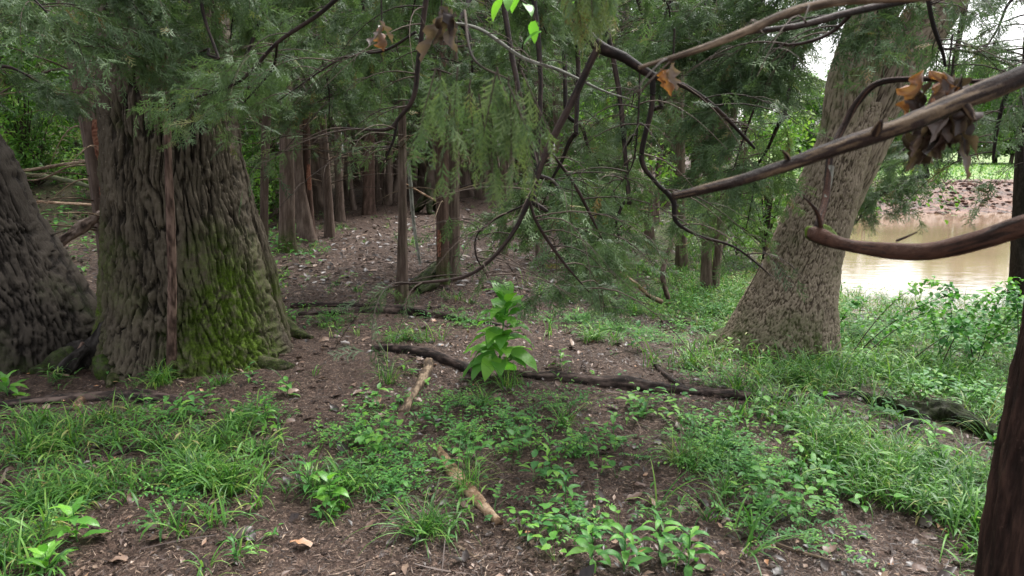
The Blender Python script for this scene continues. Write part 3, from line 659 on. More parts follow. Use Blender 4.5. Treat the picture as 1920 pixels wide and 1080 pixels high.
# cedars filling the back of the grove
def simple_trunk(seed, r):
    g = Geo(); k = np.linspace(0, 1, 8); rr = np.random.default_rng(seed)
    pts = np.stack([rr.normal(0, .05, 8).cumsum(), rr.normal(0, .05, 8).cumsum(), -0.2+7.2*k], 1); pts[0, :2] = 0
    rad = r*(1.15-.6*k); rad[0] *= 1.5
    tube(g, pts, rad, 9, 26, .12, seed=seed, fs=30); return g.mesh('trunk', M['cedar'])
ST = [simple_trunk(7+k, .07+.03*k) for k in range(4)]
placed = [(r.location.x, r.location.y) for r, *_ in CEDROOT]
def ok(x, y, d=1.2): return all((x-a)**2+(y-b)**2 > d*d for a, b in placed)
def dead_set(seed, n):
    rr = np.random.default_rng(seed); g = Geo()
    for k in range(n):
        a = rr.uniform(0, 2*PI); z = rr.uniform(.7, 2.9); l = rr.uniform(.5, 1.6); t = np.linspace(0, 1, 6); cv = rr.uniform(-.6, .6); dz = rr.uniform(.1, .8); up = rr.uniform(0, .5)
        q = np.stack([np.cos(a+cv*t)*l*t, np.sin(a+cv*t)*l*t, z+l*(up*t-dz*t*t)], 1); tube(g, q, .010*(1-.8*t), 4, None, tint=rr.uniform(.2, 1), cap=False)
        for j in range(4):
            u = rr.uniform(.25, .95); c = np.array([np.interp(u, t, q[:, i]) for i in range(3)]); a2 = a+rr.uniform(-1.1, 1.1); l2 = rr.uniform(.15, .5); t2 = np.linspace(0, 1, 4)
            tube(g, np.stack([c[0]+np.cos(a2)*l2*t2, c[1]+np.sin(a2)*l2*t2, c[2]+l2*(.2*t2-rr.uniform(.1, .6)*t2**2)], 1), .0045*(1-.7*t2), 3, None, tint=.6, cap=False)
    return g.mesh('dead_branches', M['dead'])
DS = [dead_set(31+k, 12) for k in range(3)]
def filler(x, y, far, label, group, dense=True, low=False, cs=None):
    root = thing('cedar_tree', label, 'cedar', (x, y, H(x, y)[0]), group); placed.append((x, y)); DISCS.append((x, y, .15))
    o = bpy.data.objects.new('trunk', ST[rng.integers(4)]); COL.objects.link(o); o.parent = root; o.rotation_euler = (U(-.04, .04), U(-.04, .04), U(0, 6))
    add_crown(root, CR_LOW[0] if low else (CR_FAR[rng.integers(3)] if far else CR_MID[rng.integers(3)]), U(0, 6.28), U(1.0, 1.4) if cs is None else cs, U(.9, 1.15))
    if y < 34 and not low:
        o = bpy.data.objects.new('dead_branches', DS[rng.integers(3)]); COL.objects.link(o); o.parent = root; o.rotation_euler.z = U(0, 6.28); o['kind'] = 'stuff'
    return root
# thin cluster seen between the slender cedar and the fused pair
for px, py in ((724, 382), (738, 378), (772, 352), (786, 356), (797, 362), (808, 372), (818, 360), (875, 368), (897, 372), (922, 360), (1008, 365), (650, 372), (668, 352), (690, 348), (708, 358), (750, 346), (762, 362), (832, 344), (850, 350), (884, 346), (908, 344), (944, 350), (966, 342), (985, 350), (1030, 362), (1100, 376), (1140, 370), (1165, 382), (600, 400), (612, 385), (584, 396), (556, 408), (540, 392), (512, 400), (1240, 376), (1300, 372), (1345, 380)):
    b = G(px, py); filler(float(b[0]), float(b[1]), True, 'thin dark cedar in the crowded cluster at the end of the trail', 'cedars crowded at the end of the trail', cs=0.8)
n = 0
for tr in range(3000):
    if n >= 80: break
    y = U(13, 46); x = U(-.85, .34)*y*1.0
    a = x/y
    if -0.24 < a < .12 and y < 21: continue
    if a > 0.12 and y > 24: continue
    if a < -.3 and y < 14: continue
    if pond_s(np.array([x]), np.array([y]))[0] < 1.2 or not ok(x, y, 1.7): continue
    filler(x, y, y > 15, 'cedar deep in the shaded back of the grove', 'cedars filling the back of the grove'); n += 1
# low bushy cedars, seen right of the middle and by the pond
for px, py, lab in ((1120, 392, 'bushy low cedar with foliage to the ground behind the hanging boughs'), (1245, 385, 'distant bushy cedar just right of the dark cedar by the bare ground')):
    b = G(px, py); filler(float(b[0]), float(b[1]), False, lab, None, low=True, cs=.7)

# broadleaf trees and shrubs
def leafball(seed, lobes, nleaf, ls, trunk_h, tr=0.12):
    r = np.random.default_rng(seed); gf, gb = Geo(), Geo(); cs = []
    for k in range(lobes):
        a = r.uniform(0, 2*PI); rad = r.uniform(0, 1)**.6; z = r.uniform(0, 1)
        c = np.array([np.cos(a)*rad*(1.1-.6*z), np.sin(a)*rad*(1.1-.6*z), z]); cs.append(c)
    cs = np.array(cs); k = r.integers(0, lobes, nleaf); d = r.normal(0, 1, (nleaf, 3)); d /= np.linalg.norm(d, axis=1)[:, None]; rr = r.uniform(.3, 1, nleaf)**.5*r.uniform(.16, .34, lobes)[k]
    pos = cs[k]+d*rr[:, None]*np.array([1, 1, .75])
    return cs, pos, k, r
def broad_tree(seed, H_, W_, nleaf, ls, z0):
    cs, pos, k, r = leafball(seed, 34, nleaf, ls, z0)
    sc3 = np.array([W_, W_, H_-z0]); pos = pos*sc3+np.array([0, 0, z0+.1*H_]); c3 = cs*sc3+np.array([0, 0, z0+.1*H_]); gf, gb = Geo(), Geo()
    leaves(gf, pos, r.uniform(0, 2*PI, nleaf), r.uniform(-1.1, .6, nleaf), r.uniform(.7, 1.3, nleaf)*ls, r.uniform(.45, .7, nleaf)*ls, r.uniform(0, .9, nleaf), np.clip(r.uniform(.1, .8, 34)[k]+r.normal(0, .15, nleaf), 0, 1), 'ovate', 2, fold=.15, roll=r.uniform(-.8, .8, nleaf))
    if z0 > .3: tube(gb, [(0, 0, -.3), (.05, 0, z0), (0, .1, H_*.8)], [H_*.028, H_*.02, H_*.006], 8, 14, .1)
    for c in c3[::2]: tube(gb, [(0, 0, z0*.8), (c[0]*.5, c[1]*.5, (z0+c[2])*.55), tuple(c)], [H_*.008+.004, H_*.005+.003, .003], 4, 7, cap=False)
    return gf.mesh('crown', M['broad'], smooth=True), gb.mesh('branches', M['twig'])
BT = [broad_tree(400+k, 8, 3.4, 9000, .26, 1.0) for k in range(2)]
SH = [broad_tree(410+k, 1.5, .8, 1500, .085, 0.05) for k in range(2)]
def put(pair, name, label, cat, group, x, y, s, names=('crown', 'trunk'), sz=None):
    root = thing(name, label, cat, (x, y, H(x, y)[0]), group)
    for me, nm in zip(pair, names):
        o = bpy.data.objects.new(nm, me); COL.objects.link(o); o.parent = root
    root.scale = (s, s, sz or s); root.rotation_euler.z = U(0, 6.28); return root
for k in range(17):
    a = 0.36+0.034*k+U(-.01, .01); y = U(58, 74); put(BT[k % 2], 'broadleaf_tree', 'sunlit green tree lining the far side of the pasture', 'tree', 'trees beyond the pasture', a*y, y, U(.85, 1.15), sz=U(.72, .98))
for k in range(30):
    y = U(44, 60); x = (-0.95+1.25*(k+U(0, 1))/30)*y; put(BT[k % 2], 'broadleaf_tree', 'leafy tree closing the wood far behind the cedars', 'tree', 'leafy trees far behind the cedars', x, y, U(1.0, 1.5))
for k in range(46):
    y = U(12.5, 26); a = U(-.8, -.3); put(SH[k % 2], 'understory_shrub', 'low leafy shrub on the slope behind the oaks', 'shrub', 'shrubs on the slope behind the oaks', a*y, y, U(.6, 1.25), names=('foliage', 'stems'))
for k, (px, py, s) in enumerate(((1400, 440, .7), (1430, 470, .5), (1380, 480, .5), (1350, 420, .8), (1620, 412, .9), (1450, 420, .9), (1590, 400, .9))):
    b = G(px, py)
    put(SH[k % 2], 'understory_shrub', 'small leafy bush on the green slope beside the leaning tree', 'shrub', 'bushes around the leaning tree', b[0], b[1], s, names=('foliage', 'stems'))
SPB = [broad_tree(430+k, 7, 3.2, 2600, .27, 1.2) for k in range(2)]
SAP = [('young broadleaf tree glowing green right of the black forked limb', 1135, 11.5, .36), 
       ('young broadleaf tree on the slope behind the torn bark cedar', 80, 15.5, .42), ('young broadleaf tree just left of the leaning tree', 1430, 13.5, .38)]
for k, (lab, px, y, sz_) in enumerate(SAP): put(SPB[k % 2], 'broadleaf_sapling', lab, 'sapling', None, (px-960)/F*y/math.cos(PITCH), y, sz_)
# tree on the near left bank, leaves hanging over the water at the right of the leaning tree
print('bg trees', time.time()-T0)

# ------------------------------------------------------------------ foreground limbs and boughs
def limb_pts(sp): return np.array([P(a, b, c) for a, b, c, r in sp]), np.array([r*PT(a, b, c)/F for a, b, c, r in sp])
LW_ = 0.82
def limb(g, sp, sides=12, n=None, rough=0.14, tint=.5, moss=0.0, seed=0, fs=60):
    pts, rad = limb_pts(sp); rad = rad*LW_; tube(g, pts, rad, sides, n or 22*len(sp), rough, tint, moss, seed=seed, fs=fs); return pts, rad
DROPS = []
def twiglets(g, gf, pts, n, seed, L=(.12, .4), r=.003, leafy=0.0, ssz=.09, per=5, tm=T_fine, tint=(.2, .6), rangeu=(.1, 1), droop=(.3, .9)):
    rr = np.random.default_rng(seed); cum = np.concatenate([[0], np.cumsum(np.linalg.norm(np.diff(pts, axis=0), axis=1))]); T = cum[-1]
    PP = []
    for k in range(n):
        u = rr.uniform(*rangeu)*T; c = np.array([np.interp(u, cum, pts[:, i]) for i in range(3)])
        d = np.array([np.interp(min(u+.05, T), cum, pts[:, i]) for i in range(3)])-np.array([np.interp(max(u-.05, 0), cum, pts[:, i]) for i in range(3)])
        a = math.atan2(d[1], d[0]) + (1 if k % 2 else -1)*rr.uniform(.3, 1.3); l = rr.uniform(*L); t = np.linspace(0, 1, 5)
        q = np.stack([c[0]+np.cos(a+.5*t*rr.uniform(-1, 1))*l*t, c[1]+np.sin(a)*l*t, c[2]+l*(rr.uniform(-.1, .35)*t-rr.uniform(*droop)*t*t)], 1)
        tube(g, q, r*(1.05-.75*t), 4, 8, 0, tint=rr.uniform(.2, .9), cap=False)
        for j in range(2):
            v = rr.uniform(.3, .9); c2 = np.array([np.interp(v, t, q[:, i]) for i in range(3)]); a2 = a+rr.uniform(-1.1, 1.1); l2 = l*rr.uniform(.25, .5)
            q2 = np.stack([c2[0]+np.cos(a2)*l2*t, c2[1]+np.sin(a2)*l2*t, c2[2]+l2*(.1*t-rr.uniform(.2, .9)*t*t)], 1); tube(g, q2, r*.5*(1.1-.7*t), 3, 5, 0, tint=.5, cap=False)
            if leafy > 0: PP.append((q2, a2))
        if leafy > 0: PP.append((q, a))
    if gf is not None and leafy > 0:
        PO, A = [], []
        for q, a in PP:
            m = max(1, int(per*np.linalg.norm(q[-1]-q[0])/.12)); v = rr.uniform(.15, 1.02, m); t = np.linspace(0, 1, len(q))
            if rr.uniform() > leafy: continue
            PO.append(np.stack([np.interp(v, t, q[:, i]) for i in range(3)], 1)+rr.normal(0, .008, (m, 3))); DROPS.append(PO[-1][::4]-np.array([0, 0, .03])); A.append(a+rr.normal(0, .8, m))
        if PO:
            PO = np.vstack(PO); A = np.concatenate(A); m = len(PO); sel = rr.integers(0, 2, m)
            tt = rr.uniform(*tint, m)*.5+rr.uniform(*tint)*.5; tt = np.where(rr.uniform(0, 1, m) < .02, rr.uniform(.9, 1, m), tt)
            for s in (0, 1):
                w = sel == s; sprays(gf, PO[w], A[w], rr.uniform(-1.35, .15, w.sum()), rr.uniform(-1.2, 1.2, w.sum()), rr.uniform(.7, 1.3, w.sum())*ssz, tt[w], tm[s])

def branch_thing(name, label, cat, specs, mat, seed, tw=0, leafy=0, group=None, sides=12, rough=.14, twL=(.1, .35), ssz=.09, per=4, tint=(.2, .6), twr=.003, tm=T_fine, moss=0.0, rangeu=(.1, 1), names='limb', origin=None):
    p0, _ = limb_pts(specs[0][:1]); root = thing(name, label, cat, p0[0] if origin is None else origin, group)
    gt, gf = Geo(), Geo()
    for k, sp in enumerate(specs):
        g = Geo(); pts, rad = limb(g, sp, sides, None, rough, U(.3, .7), moss, seed+k); g.obj(names if k == 0 else 'side_limb', mat, root)
        if tw: twiglets(gt, gf, pts, max(3, int(tw/len(specs))), seed*7+k, twL, twr, leafy, ssz, per, tm, tint, rangeu)
    if tw:
        o = gt.obj('twigs', M['twig'], root); o['kind'] = 'stuff'
        if gf.n: o = gf.obj('foliage', M['cedarleaf'], root, smooth=False); o['kind'] = 'stuff'
    return root
branch_thing('broken_branch', 'thick weathered broken branch slanting down from the right edge', 'branch', [[(2100, 70, 1.12, 28), (1920, 143, 1.08, 26), (1800, 190, 1.05, 24), (1700, 232, 1.02, 22), (1560, 280, 1.0, 18), (1450, 318, .98, 15), (1350, 348, .96, 12), (1262, 368, .95, 9)]], M['broken'], 11, sides=40, rough=.16)
root = branch_thing('curved_branch', 'wet reddish branch curving in from the right edge above the pond', 'branch',
   [[(2080, 380, 1.05, 28), (1920, 424, 1.12, 25), (1850, 447, 1.16, 23), (1740, 472, 1.22, 19), (1640, 467, 1.27, 16), (1575, 457, 1.3, 15), (1530, 440, 1.32, 17), (1520, 436, 1.33, 10)],
    [(1535, 436, 1.32, 14), (1536, 415, 1.33, 10), (1548, 375, 1.36, 8), (1552, 335, 1.38, 8), (1558, 290, 1.4, 8), (1583, 235, 1.42, 8), (1608, 192, 1.42, 8), (1650, 155, 1.4, 7), (1740, 148, 1.36, 6), (1840, 152, 1.3, 5), (1930, 130, 1.25, 4)],
    [(1540, 432, 1.32, 6), (1533, 400, 1.3, 5), (1518, 380, 1.29, 3.5), (1506, 369, 1.28, 1.5)],
    [(1680, 452, 1.24, 3), (1700, 444, 1.23, 2.5), (1720, 435, 1.22, 1.5)]], M['wetlimb'], 21, sides=36, rough=.16)
branch_thing('dead_stick', 'tan dead branch with a snapped tip pointing left, top right', 'branch', [[(1960, -70, 1.2, 11), (1780, -14, 1.1, 11), (1580, 2, 1.05, 11), (1480, 24, 1.02, 11), (1400, 58, 1.0, 10), (1300, 96, .98, 8), (1198, 127, .97, 5)]], M['dead'], 31, sides=18, rough=.12, tw=5, twL=(.05, .15), twr=.0018)
branch_thing('dead_stick', 'thinner grey dead branch running just below the tan snapped one', 'branch', [[(1800, -20, 1.5, 8), (1600, 22, 1.4, 8), (1500, 48, 1.35, 7), (1400, 62, 1.3, 5), (1310, 92, 1.28, 3)], [(1600, 22, 1.4, 5), (1560, 60, 1.42, 4), (1510, 80, 1.42, 4), (1460, 85, 1.45, 2)]], M['limb'], 33, sides=12, tw=8, twL=(.08, .25), twr=.002)
branch_thing('forked_limb', 'black wet forked limb arching across the top middle', 'branch',
   [[(1030, -90, 2.1, 12), (1072, 0, 2.05, 12), (1085, 40, 2.02, 13), (1120, 85, 2.0, 14), (1170, 108, 2.0, 12), (1225, 142, 2.0, 9), (1290, 165, 2.05, 6), (1350, 210, 2.1, 5), (1415, 278, 2.15, 3)],
    [(1122, 86, 2.0, 9), (1075, 185, 2.0, 8), (1022, 290, 1.98, 7.5), (988, 385, 1.95, 6), (945, 460, 1.92, 5), (880, 515, 1.9, 4), (790, 530, 1.9, 3), (720, 532, 1.9, 1.5)],
    [(1224, 142, 2.0, 7), (1222, 200, 2.0, 6), (1203, 295, 2.0, 6), (1228, 340, 2.0, 5), (1262, 375, 1.98, 6), (1268, 415, 1.97, 5), (1310, 442, 1.95, 4), (1380, 465, 1.95, 3), (1450, 520, 1.95, 1.5)],
    [(992, 372, 1.95, 3), (1008, 420, 1.95, 3.5), (1055, 490, 1.97, 3), (1105, 548, 2.0, 1.5)],
    [(1028, 282, 1.98, 3), (1052, 310, 2.0, 3.5), (1085, 360, 2.03, 3.5), (1108, 405, 2.05, 3), (1130, 450, 2.07, 1.2)],
    [(984, 384, 1.95, 2.5), (930, 410, 1.95, 2.5), (895, 440, 1.95, 2), (893, 480, 1.95, 2), (915, 520, 1.97, 1)],
    [(1200, 128, 2.0, 2), (1196, 230, 1.98, 2), (1185, 310, 1.98, 2), (1150, 360, 2.0, 1)]],
   M['limb'], 41, sides=14, rough=.16, tw=70, twL=(.08, .4), twr=.0022, leafy=.22, per=3, ssz=.07)
branch_thing('hanging_limb', 'dark crooked limb hanging down left of the blurred spray', 'branch',
   [[(806, -60, 2.2, 6), (796, 20, 2.2, 6), (785, 110, 2.2, 6), (776, 180, 2.2, 5.5), (748, 222, 2.2, 4.5), (722, 243, 2.2, 4), (640, 240, 2.25, 1.5)], [(745, 225, 2.2, 3.5), (738, 262, 2.2, 3), (722, 300, 2.2, 1.5)], [(780, 60, 2.2, 3), (720, 95, 2.3, 3), (640, 110, 2.35, 2.5), (520, 190, 2.4, 1.5)]],
   M['limb'], 51, tw=34, twL=(.1, .4), twr=.0022, leafy=.25, per=3, ssz=.07)
branch_thing('hanging_limb', 'thin dark limb curving down toward the massive oak from the top', 'branch',
   [[(660, -30, 2.6, 5), (600, 25, 2.6, 5), (520, 80, 2.6, 4.5), (470, 135, 2.6, 4), (430, 162, 2.6, 3.5), (360, 185, 2.6, 2)], [(520, 80, 2.6, 3.5), (510, 130, 2.7, 3), (455, 195, 2.7, 1.5)]],
   M['limb'], 61, tw=30, twL=(.1, .35), twr=.002, leafy=.8, per=5, ssz=.08)
branch_thing('lichen_twig', 'pale lichen covered twig crossing behind the blurred spray', 'branch', [[(830, 40, 2.6, 3), (900, 55, 2.6, 4), (980, 108, 2.6, 4), (1050, 132, 2.6, 3.5), (1130, 170, 2.6, 2.5), (1180, 185, 2.6, 1)]], M['pale'], 71, tw=12, twL=(.1, .3), twr=.0018)
branch_thing('hanging_limb', 'black twiggy limb in front of the white sky, top right corner', 'branch',
   [[(1735, -40, 1.9, 5), (1748, 40, 1.9, 5), (1768, 100, 1.9, 4), (1772, 125, 1.9, 3)], [(1940, 90, 1.9, 5), (1890, 170, 1.9, 5), (1870, 240, 1.9, 4.5), (1862, 300, 1.9, 3)], [(1760, 90, 1.95, 3), (1830, 100, 2, 3), (1900, 125, 2, 2)]],
   M['limb'], 81, tw=34, twL=(.1, .4), twr=.002, leafy=.7, per=4, ssz=.07)
kb = [o for o in bpy.data.objects if o.get('label', '').startswith('wet reddish branch')][0]
g = Geo(); limb(g, [(1512, 428, 1.33, 6), (1524, 436, 1.33, 17), (1540, 440, 1.325, 20), (1556, 448, 1.32, 17), (1568, 455, 1.31, 12)], 26, 40, .3, moss=.95, seed=5, fs=90); g.obj('mossy_knob', M['oak'], kb)
g = Geo(); limb(g, [(1549, 372, 1.36, 9), (1552, 345, 1.378, 10), (1556, 312, 1.39, 9.5)], 16, 30, .3, seed=6); g.obj('lichen_patch', M['pale'], kb)
bb_ = [o for o in bpy.data.objects if o.get('label', '').startswith('thick weathered broken')][0]
for sp in ([(1640, 250, 1.0, 9), (1648, 236, .99, 7), (1652, 226, .98, 3)], [(1810, 200, 1.04, 11), (1822, 216, 1.03, 8), (1828, 226, 1.02, 3)], [(1480, 304, .985, 6), (1474, 290, .98, 4), (1466, 282, .975, 1.5)]):
    g = Geo(); limb(g, sp, 12, 16, .3, seed=len(sp)); g.obj('stub', M['broken'], bb_)
# blurred hanging spray close to the lens
def tassel(label, px, py, Y, w, h, n, seed, tint, name='cedar_spray'):
    root = thing(name, label, 'cedar spray', P(px, py, Y)); rr = np.random.default_rng(seed); g, gf = Geo(), Geo()
    k = PT(px, py, Y)/F; base = P(px, py, Y)
    tube(g, [P(px-w*.2, py-130, Y+.1), P(px-w*.1, py-40, Y), P(px+w*.3, py, Y)], [.0024, .002, .0012], 6, 14, .1)
    for j in range(34):
        x0 = rr.uniform(-.5, .5)*w; z0 = rr.uniform(-.1, .2)*h; l = h*rr.uniform(.4, .85); t = np.linspace(0, 1, 6); sw = rr.uniform(-.3, .3)+x0/w*.5
        q = base + np.stack([(x0+sw*l*t)*k, rr.uniform(-.06, .06)+rr.uniform(-.03, .03)*t, -(z0+l*t)*k], 1); tube(g, q, .0012*(1.1-.6*t), 4, 8, tint=.6, cap=False)
        m = n; v = rr.uniform(.05, 1, m); pos = np.stack([np.interp(v, t, q[:, i]) for i in range(3)], 1)
        sprays(gf, pos, rr.uniform(0, 2*PI, m), rr.uniform(-1.55, -.9, m), rr.uniform(-1, 1, m), rr.uniform(.7, 1.3, m)*.05, rr.uniform(*tint, m), T_fat[j % 2])
    g.obj('twig', M['twig'], root); o = gf.obj('foliage', M['cedarleaf'], root, smooth=False); o['kind'] = 'stuff'
tassel('out of focus green cedar spray hanging close in the upper middle', 905, 150, 1.15, 170, 200, 9, 5, (.5, .85))
tassel('small blurred cedar spray dangling from the top edge left of the tan stick', 1100, -60, 1.3, 80, 120, 5, 6, (.5, .98))

# boughs: (x0,y0,Y0) -> (x1,y1,Y1), amount, tint
def bough(x0, y0, x1, y1, Y, n, seed, label, group='green cedar boughs drooping across the top', tint=(.25, .75), ssz=.11, L=(.18, .5), rad=4.5, sag=.12, tm=T_mid, per=6):
    A = P(x0, y0, Y); B = P(x1, y1, Y+U(-.4, .4)); t = np.linspace(0, 1, 6)[:, None]
    pts = A*(1-t)+B*t + np.array([0, 0, 1])*sag*4*t*(1-t) + rng.normal(0, .02, (6, 3)); pts[0] = A
    root = thing('cedar_bough', label, 'cedar bough', A, group)
    g, gt, gf = Geo(), Geo(), Geo(); tube(g, pts, rad*Y/F*(1.05-.85*t[:, 0]), 8, 30, .12, seed=seed); 
    if y0 > -20 and -20 < x0 < 1920:
        fx = x0+U(-110, 110); tube(g, [P(fx, -130, Y+.5), P(fx*.5+x0*.5+U(-25, 25), y0*.5-50, Y+.25), A], np.array([1.3, 1.1, .9])*rad*Y/F, 8, 30, .12, seed=seed)
    g.obj('limb', M['limb'], root)
    twiglets(gt, gf, pts, n, seed, L, .003, 1.0, ssz, per, tm, tint, (.05, 1), (.4, 1.2))
    o = gt.obj('twigs', M['twig'], root); o['kind'] = 'stuff'; o = gf.obj('foliage', M['cedarleaf'], root, smooth=False); o['kind'] = 'stuff'
B = [(-120, -60, 150, 90, 3.8, 20), (60, -80, 300, 70, 4.2, 20), (480, -90, 260, 70, 4.3, 20), (560, -60, 420, 70, 4.6, 15), (200, -120, 420, 0, 4.0, 17),
     (-100, 130, 130, 190, 5.6, 16), (700, -80, 520, 60, 4.8, 24), (650, -60, 700, 130, 5.0, 22), (840, -80, 760, 60, 4.4, 20), (900, -80, 1020, 60, 4.6, 22),
     (1060, -60, 960, 150, 5.2, 15), (1150, -80, 1260, 80, 4.4, 15), (1300, -80, 1180, 200, 5.2, 18), (1380, -60, 1300, 140, 4.6, 17), (1450, -60, 1400, 180, 4.6, 20),
     (1560, -80, 1450, 120, 4.4, 30), (1600, -90, 1560, 60, 4.2, 22), (1700, -100, 1640, 80, 4.2, 18), (600, 20, 620, 230, 6.0, 22), (860, 40, 900, 220, 6.2, 20), (1060, 60, 1090, 260, 6.0, 15), (480, 60, 470, 180, 5.6, 14)]
BL = ['above the left leaning oak', 'over the torn bark cedar', 'across the massive oak crown line', 'over the right shoulder of the massive oak', 'hugging the top of the massive oak trunk', 'reaching in from the left edge below the corner', 'above the stout mossy footed cedar', 'above the wide reddish cedar of the left row', 'left of the hanging brown dead leaves', 'right above the blurred hanging spray', 'left of the black forked limb', 'between the forked limb and the tan snapped stick', 'long one behind the orange dead leaf', 'behind the end of the tan snapped stick', 'thick one left of the forked leaning tree top', 'darkest one at the top of the forked leaning tree', 'short one over the left fork of the leaning tree', 'short one over the right fork of the leaning tree', 'deep one behind the slender cedar', 'deep one behind the blurred hanging spray', 'deep one behind the black forked limb', 'small one beside the thin mossy cedar stem']
for k, (a, b, c, d, Y, n) in enumerate(B): bough(a, b, c, d, Y, n, 500+k, 'green drooping cedar bough, '+BL[k])
bough(1500, 60, 1370, 330, 4.4, 34, 531, 'dense drooping cedar bough in front of the forked leaning tree', None)
bough(1470, 220, 1400, 420, 4.8, 22, 532, 'lower cedar bough touching the left side of the leaning tree', None)
bough(1010, 330, 1110, 520, 3.8, 26, 533, 'cedar bough hanging lowest, almost to the ground in the middle right', None, ssz=.1, L=(.12, .36))
bough(1080, 250, 1010, 430, 4.6, 22, 534, 'cedar bough behind the black forked limb at mid height', None)
bough(1000, 380, 1080, 540, 4.0, 14, 550, 'thin cedar bough trailing low, left of the lowest hanging one', None, ssz=.1, L=(.12, .34))
bough(1180, 380, 1150, 500, 4.3, 18, 551, 'cedar bough trailing low, right of the lowest hanging one', None, ssz=.1, L=(.12, .36), tint=(.25, .7))
bough(1060, 200, 1130, 380, 5.2, 22, 552, 'bright cedar bough filling the gap right of the black forked limb', None, tint=(.35, .8), L=(.2, .5))
bough(1240, 200, 1150, 320, 6.0, 16, 535, 'lighter green cedar bough right of the black forked limb', None, tint=(.45, .85))
bough(1330, 330, 1290, 430, 6.4, 8, 536, 'small cedar bough hanging beside the stubby grey cedar', None)
bough(410, 110, 345, 165, 3.9, 6, 537, 'short bright cedar bough tip resting over the massive oak bark', None, tint=(.4, .75), rad=3, ssz=.08, L=(.1, .25))
bough(440, 150, 370, 270, 4.6, 5, 538, 'thin cedar bough trailing brown tips down the massive oak', None, rad=3, L=(.1, .3), tint=(.3, 1.0))
bough(1740, 330, 1600, 420, 8.2, 26, 539, 'cedar bough spreading over the pond right of the leaning tree', None, L=(.2, .6), ssz=.13)
bough(1760, 260, 1640, 330, 8.0, 20, 540, 'upper cedar bough over the pond beneath the dead leaf cluster', None, L=(.2, .5), ssz=.13)
bough(1990, 140, 1900, 330, 5.0, 9, 541, 'dark cedar bough hanging at the right edge below the sky', None)
bough(1960, -60, 1840, 110, 6.0, 8, 542, 'sparse cedar bough against the white sky', None)
print('boughs', time.time()-T0)

# ------------------------------------------------------------------ dead leaves hanging
def dead_leaf_mesh(seed, L, W, curl=1.0, tone=0):
    r = np.random.default_rng(seed); m, c = 16, 7; t = np.linspace(0, 1, m); s = np.linspace(-1, 1, c)
    w = np.sin(PI*t**.8)**.6*(1+.45*np.sin(t*19+r.uniform(0, 3)))*W*.5+.001
    Tt, S = np.meshgrid(t, s, indexing='ij'); x = Tt*L; y = S*w[:, None]
    ph = S*curl*r.uniform(.6, 1.4); rad = w[:, None]/max(curl, .3)
    y2 = np.sin(ph)*rad; z2 = (1-np.cos(ph))*rad
    p = np.stack([x.ravel(), y2.ravel(), z2.ravel()+(-.25*L*Tt**2).ravel()*r.uniform(-1, 1)], 1)
    p += np.stack([fbm(p*30+seed, 2, seed), fbm(p*30+5, 2, seed+1), fbm(p*30+9, 2, seed+2)], 1)*.34*W
    g = Geo(); i = (np.arange(m-1)[:, None]*c+np.arange(c-1)[None]).ravel()
    edge = (np.abs(S).ravel()**2)
    g.add(p, np.stack([i, i+1, i+c+1, i+c], 1), np.clip([.08, .42, .25, .5, .33, .74, .18, .46, .86, .8, .6][tone]+.15*(edge-.4)+.1*fbm(p*60, 2, 3), 0, 1))
    return g.mesh('leaf', M['deadleaf'])
DL = [dead_leaf_mesh(600+k, .10, .055, 1.5, k) for k in range(8)]
DO = [dead_leaf_mesh(640+k, .085, .05, 1.1, 8+k) for k in range(3)]
def cluster(label, px, py, Y, n, spread, size, seed, meshes=DL, down=1.0, stemto=None):
    base = P(px, py, Y); root = thing('dead_leaf_cluster', label, 'dead leaves', base); r = np.random.default_rng(seed)
    g = Geo(); tube(g, [base+np.array([.0, .0, .06]), base], [.002, .0016], 6, 4); g.obj('stem', M['limb'], root)
    for k in range(n):
        o = bpy.data.objects.new('leaf', meshes[k % len(meshes)]); COL.objects.link(o); o.parent = root
        a = r.uniform(0, 2*PI); pit = r.uniform(.95, 1.6)*down; u = r.uniform(0, 1)
        o.location = (r.normal(0, spread), r.normal(0, spread*.5), -abs(r.normal(0, spread*1.5)))
        o.rotation_euler = (r.uniform(-1.2, 1.2), pit, a); s = size*r.uniform(.75, 1.25); o.scale = (s, s, s)
    return root
cluster('large cluster of curled dead oak leaves hanging behind the thick broken branch', 1778, 135, 1.22, 16, .022, .85, 1)
cluster('lower half of curled brown dead leaves under the thick broken branch', 1780, 180, 1.22, 20, .016, .7, 9, DL[:5]+[DL[6]])
cluster('single orange curled dead leaf hanging below the tan snapped stick', 1262, 118, 1.35, 3, .006, .5, 2, DO)
cluster('small rusty dead leaf cluster caught on a twig, left of the crooked limb', 716, 40, 1.6, 3, .005, .6, 3, DL[3:6])
cluster('long drooping brown dead leaves at the top edge right of the crooked limb', 828, 10, 1.5, 4, .007, .9, 4, DL[:5])
# fresh broad leaves at the top edge
g = Geo(); bs = np.array([P(px, py, 1.7) for px, py in ((955, -8), (970, -5), (985, 8), (1040, -18), (1052, -20), (940, 0), (1000, 40), (1015, 60))])
root = thing('leafy_twig', 'bright green fresh leaves poking in at the top edge', 'leafy twig', bs[0])
gs = Geo(); tube(gs, [P(930, -60, 1.7), P(960, -12, 1.7), P(990, 10, 1.7), P(1010, 50, 1.7)], [.002, .002, .0015, .001], 5, 12); gs.obj('twig', M['twig'], root)
for k, b in enumerate(bs):
    g = Geo(); leaves(g, b[None], U(0, 6.28, 1), U(-.9, -.1, 1), .052, .026, .7, U(.5, 1), 'ovate', 6, fold=.25, roll=U(-.6, .6, 1)); g.obj('leaf', M['bright'], root)

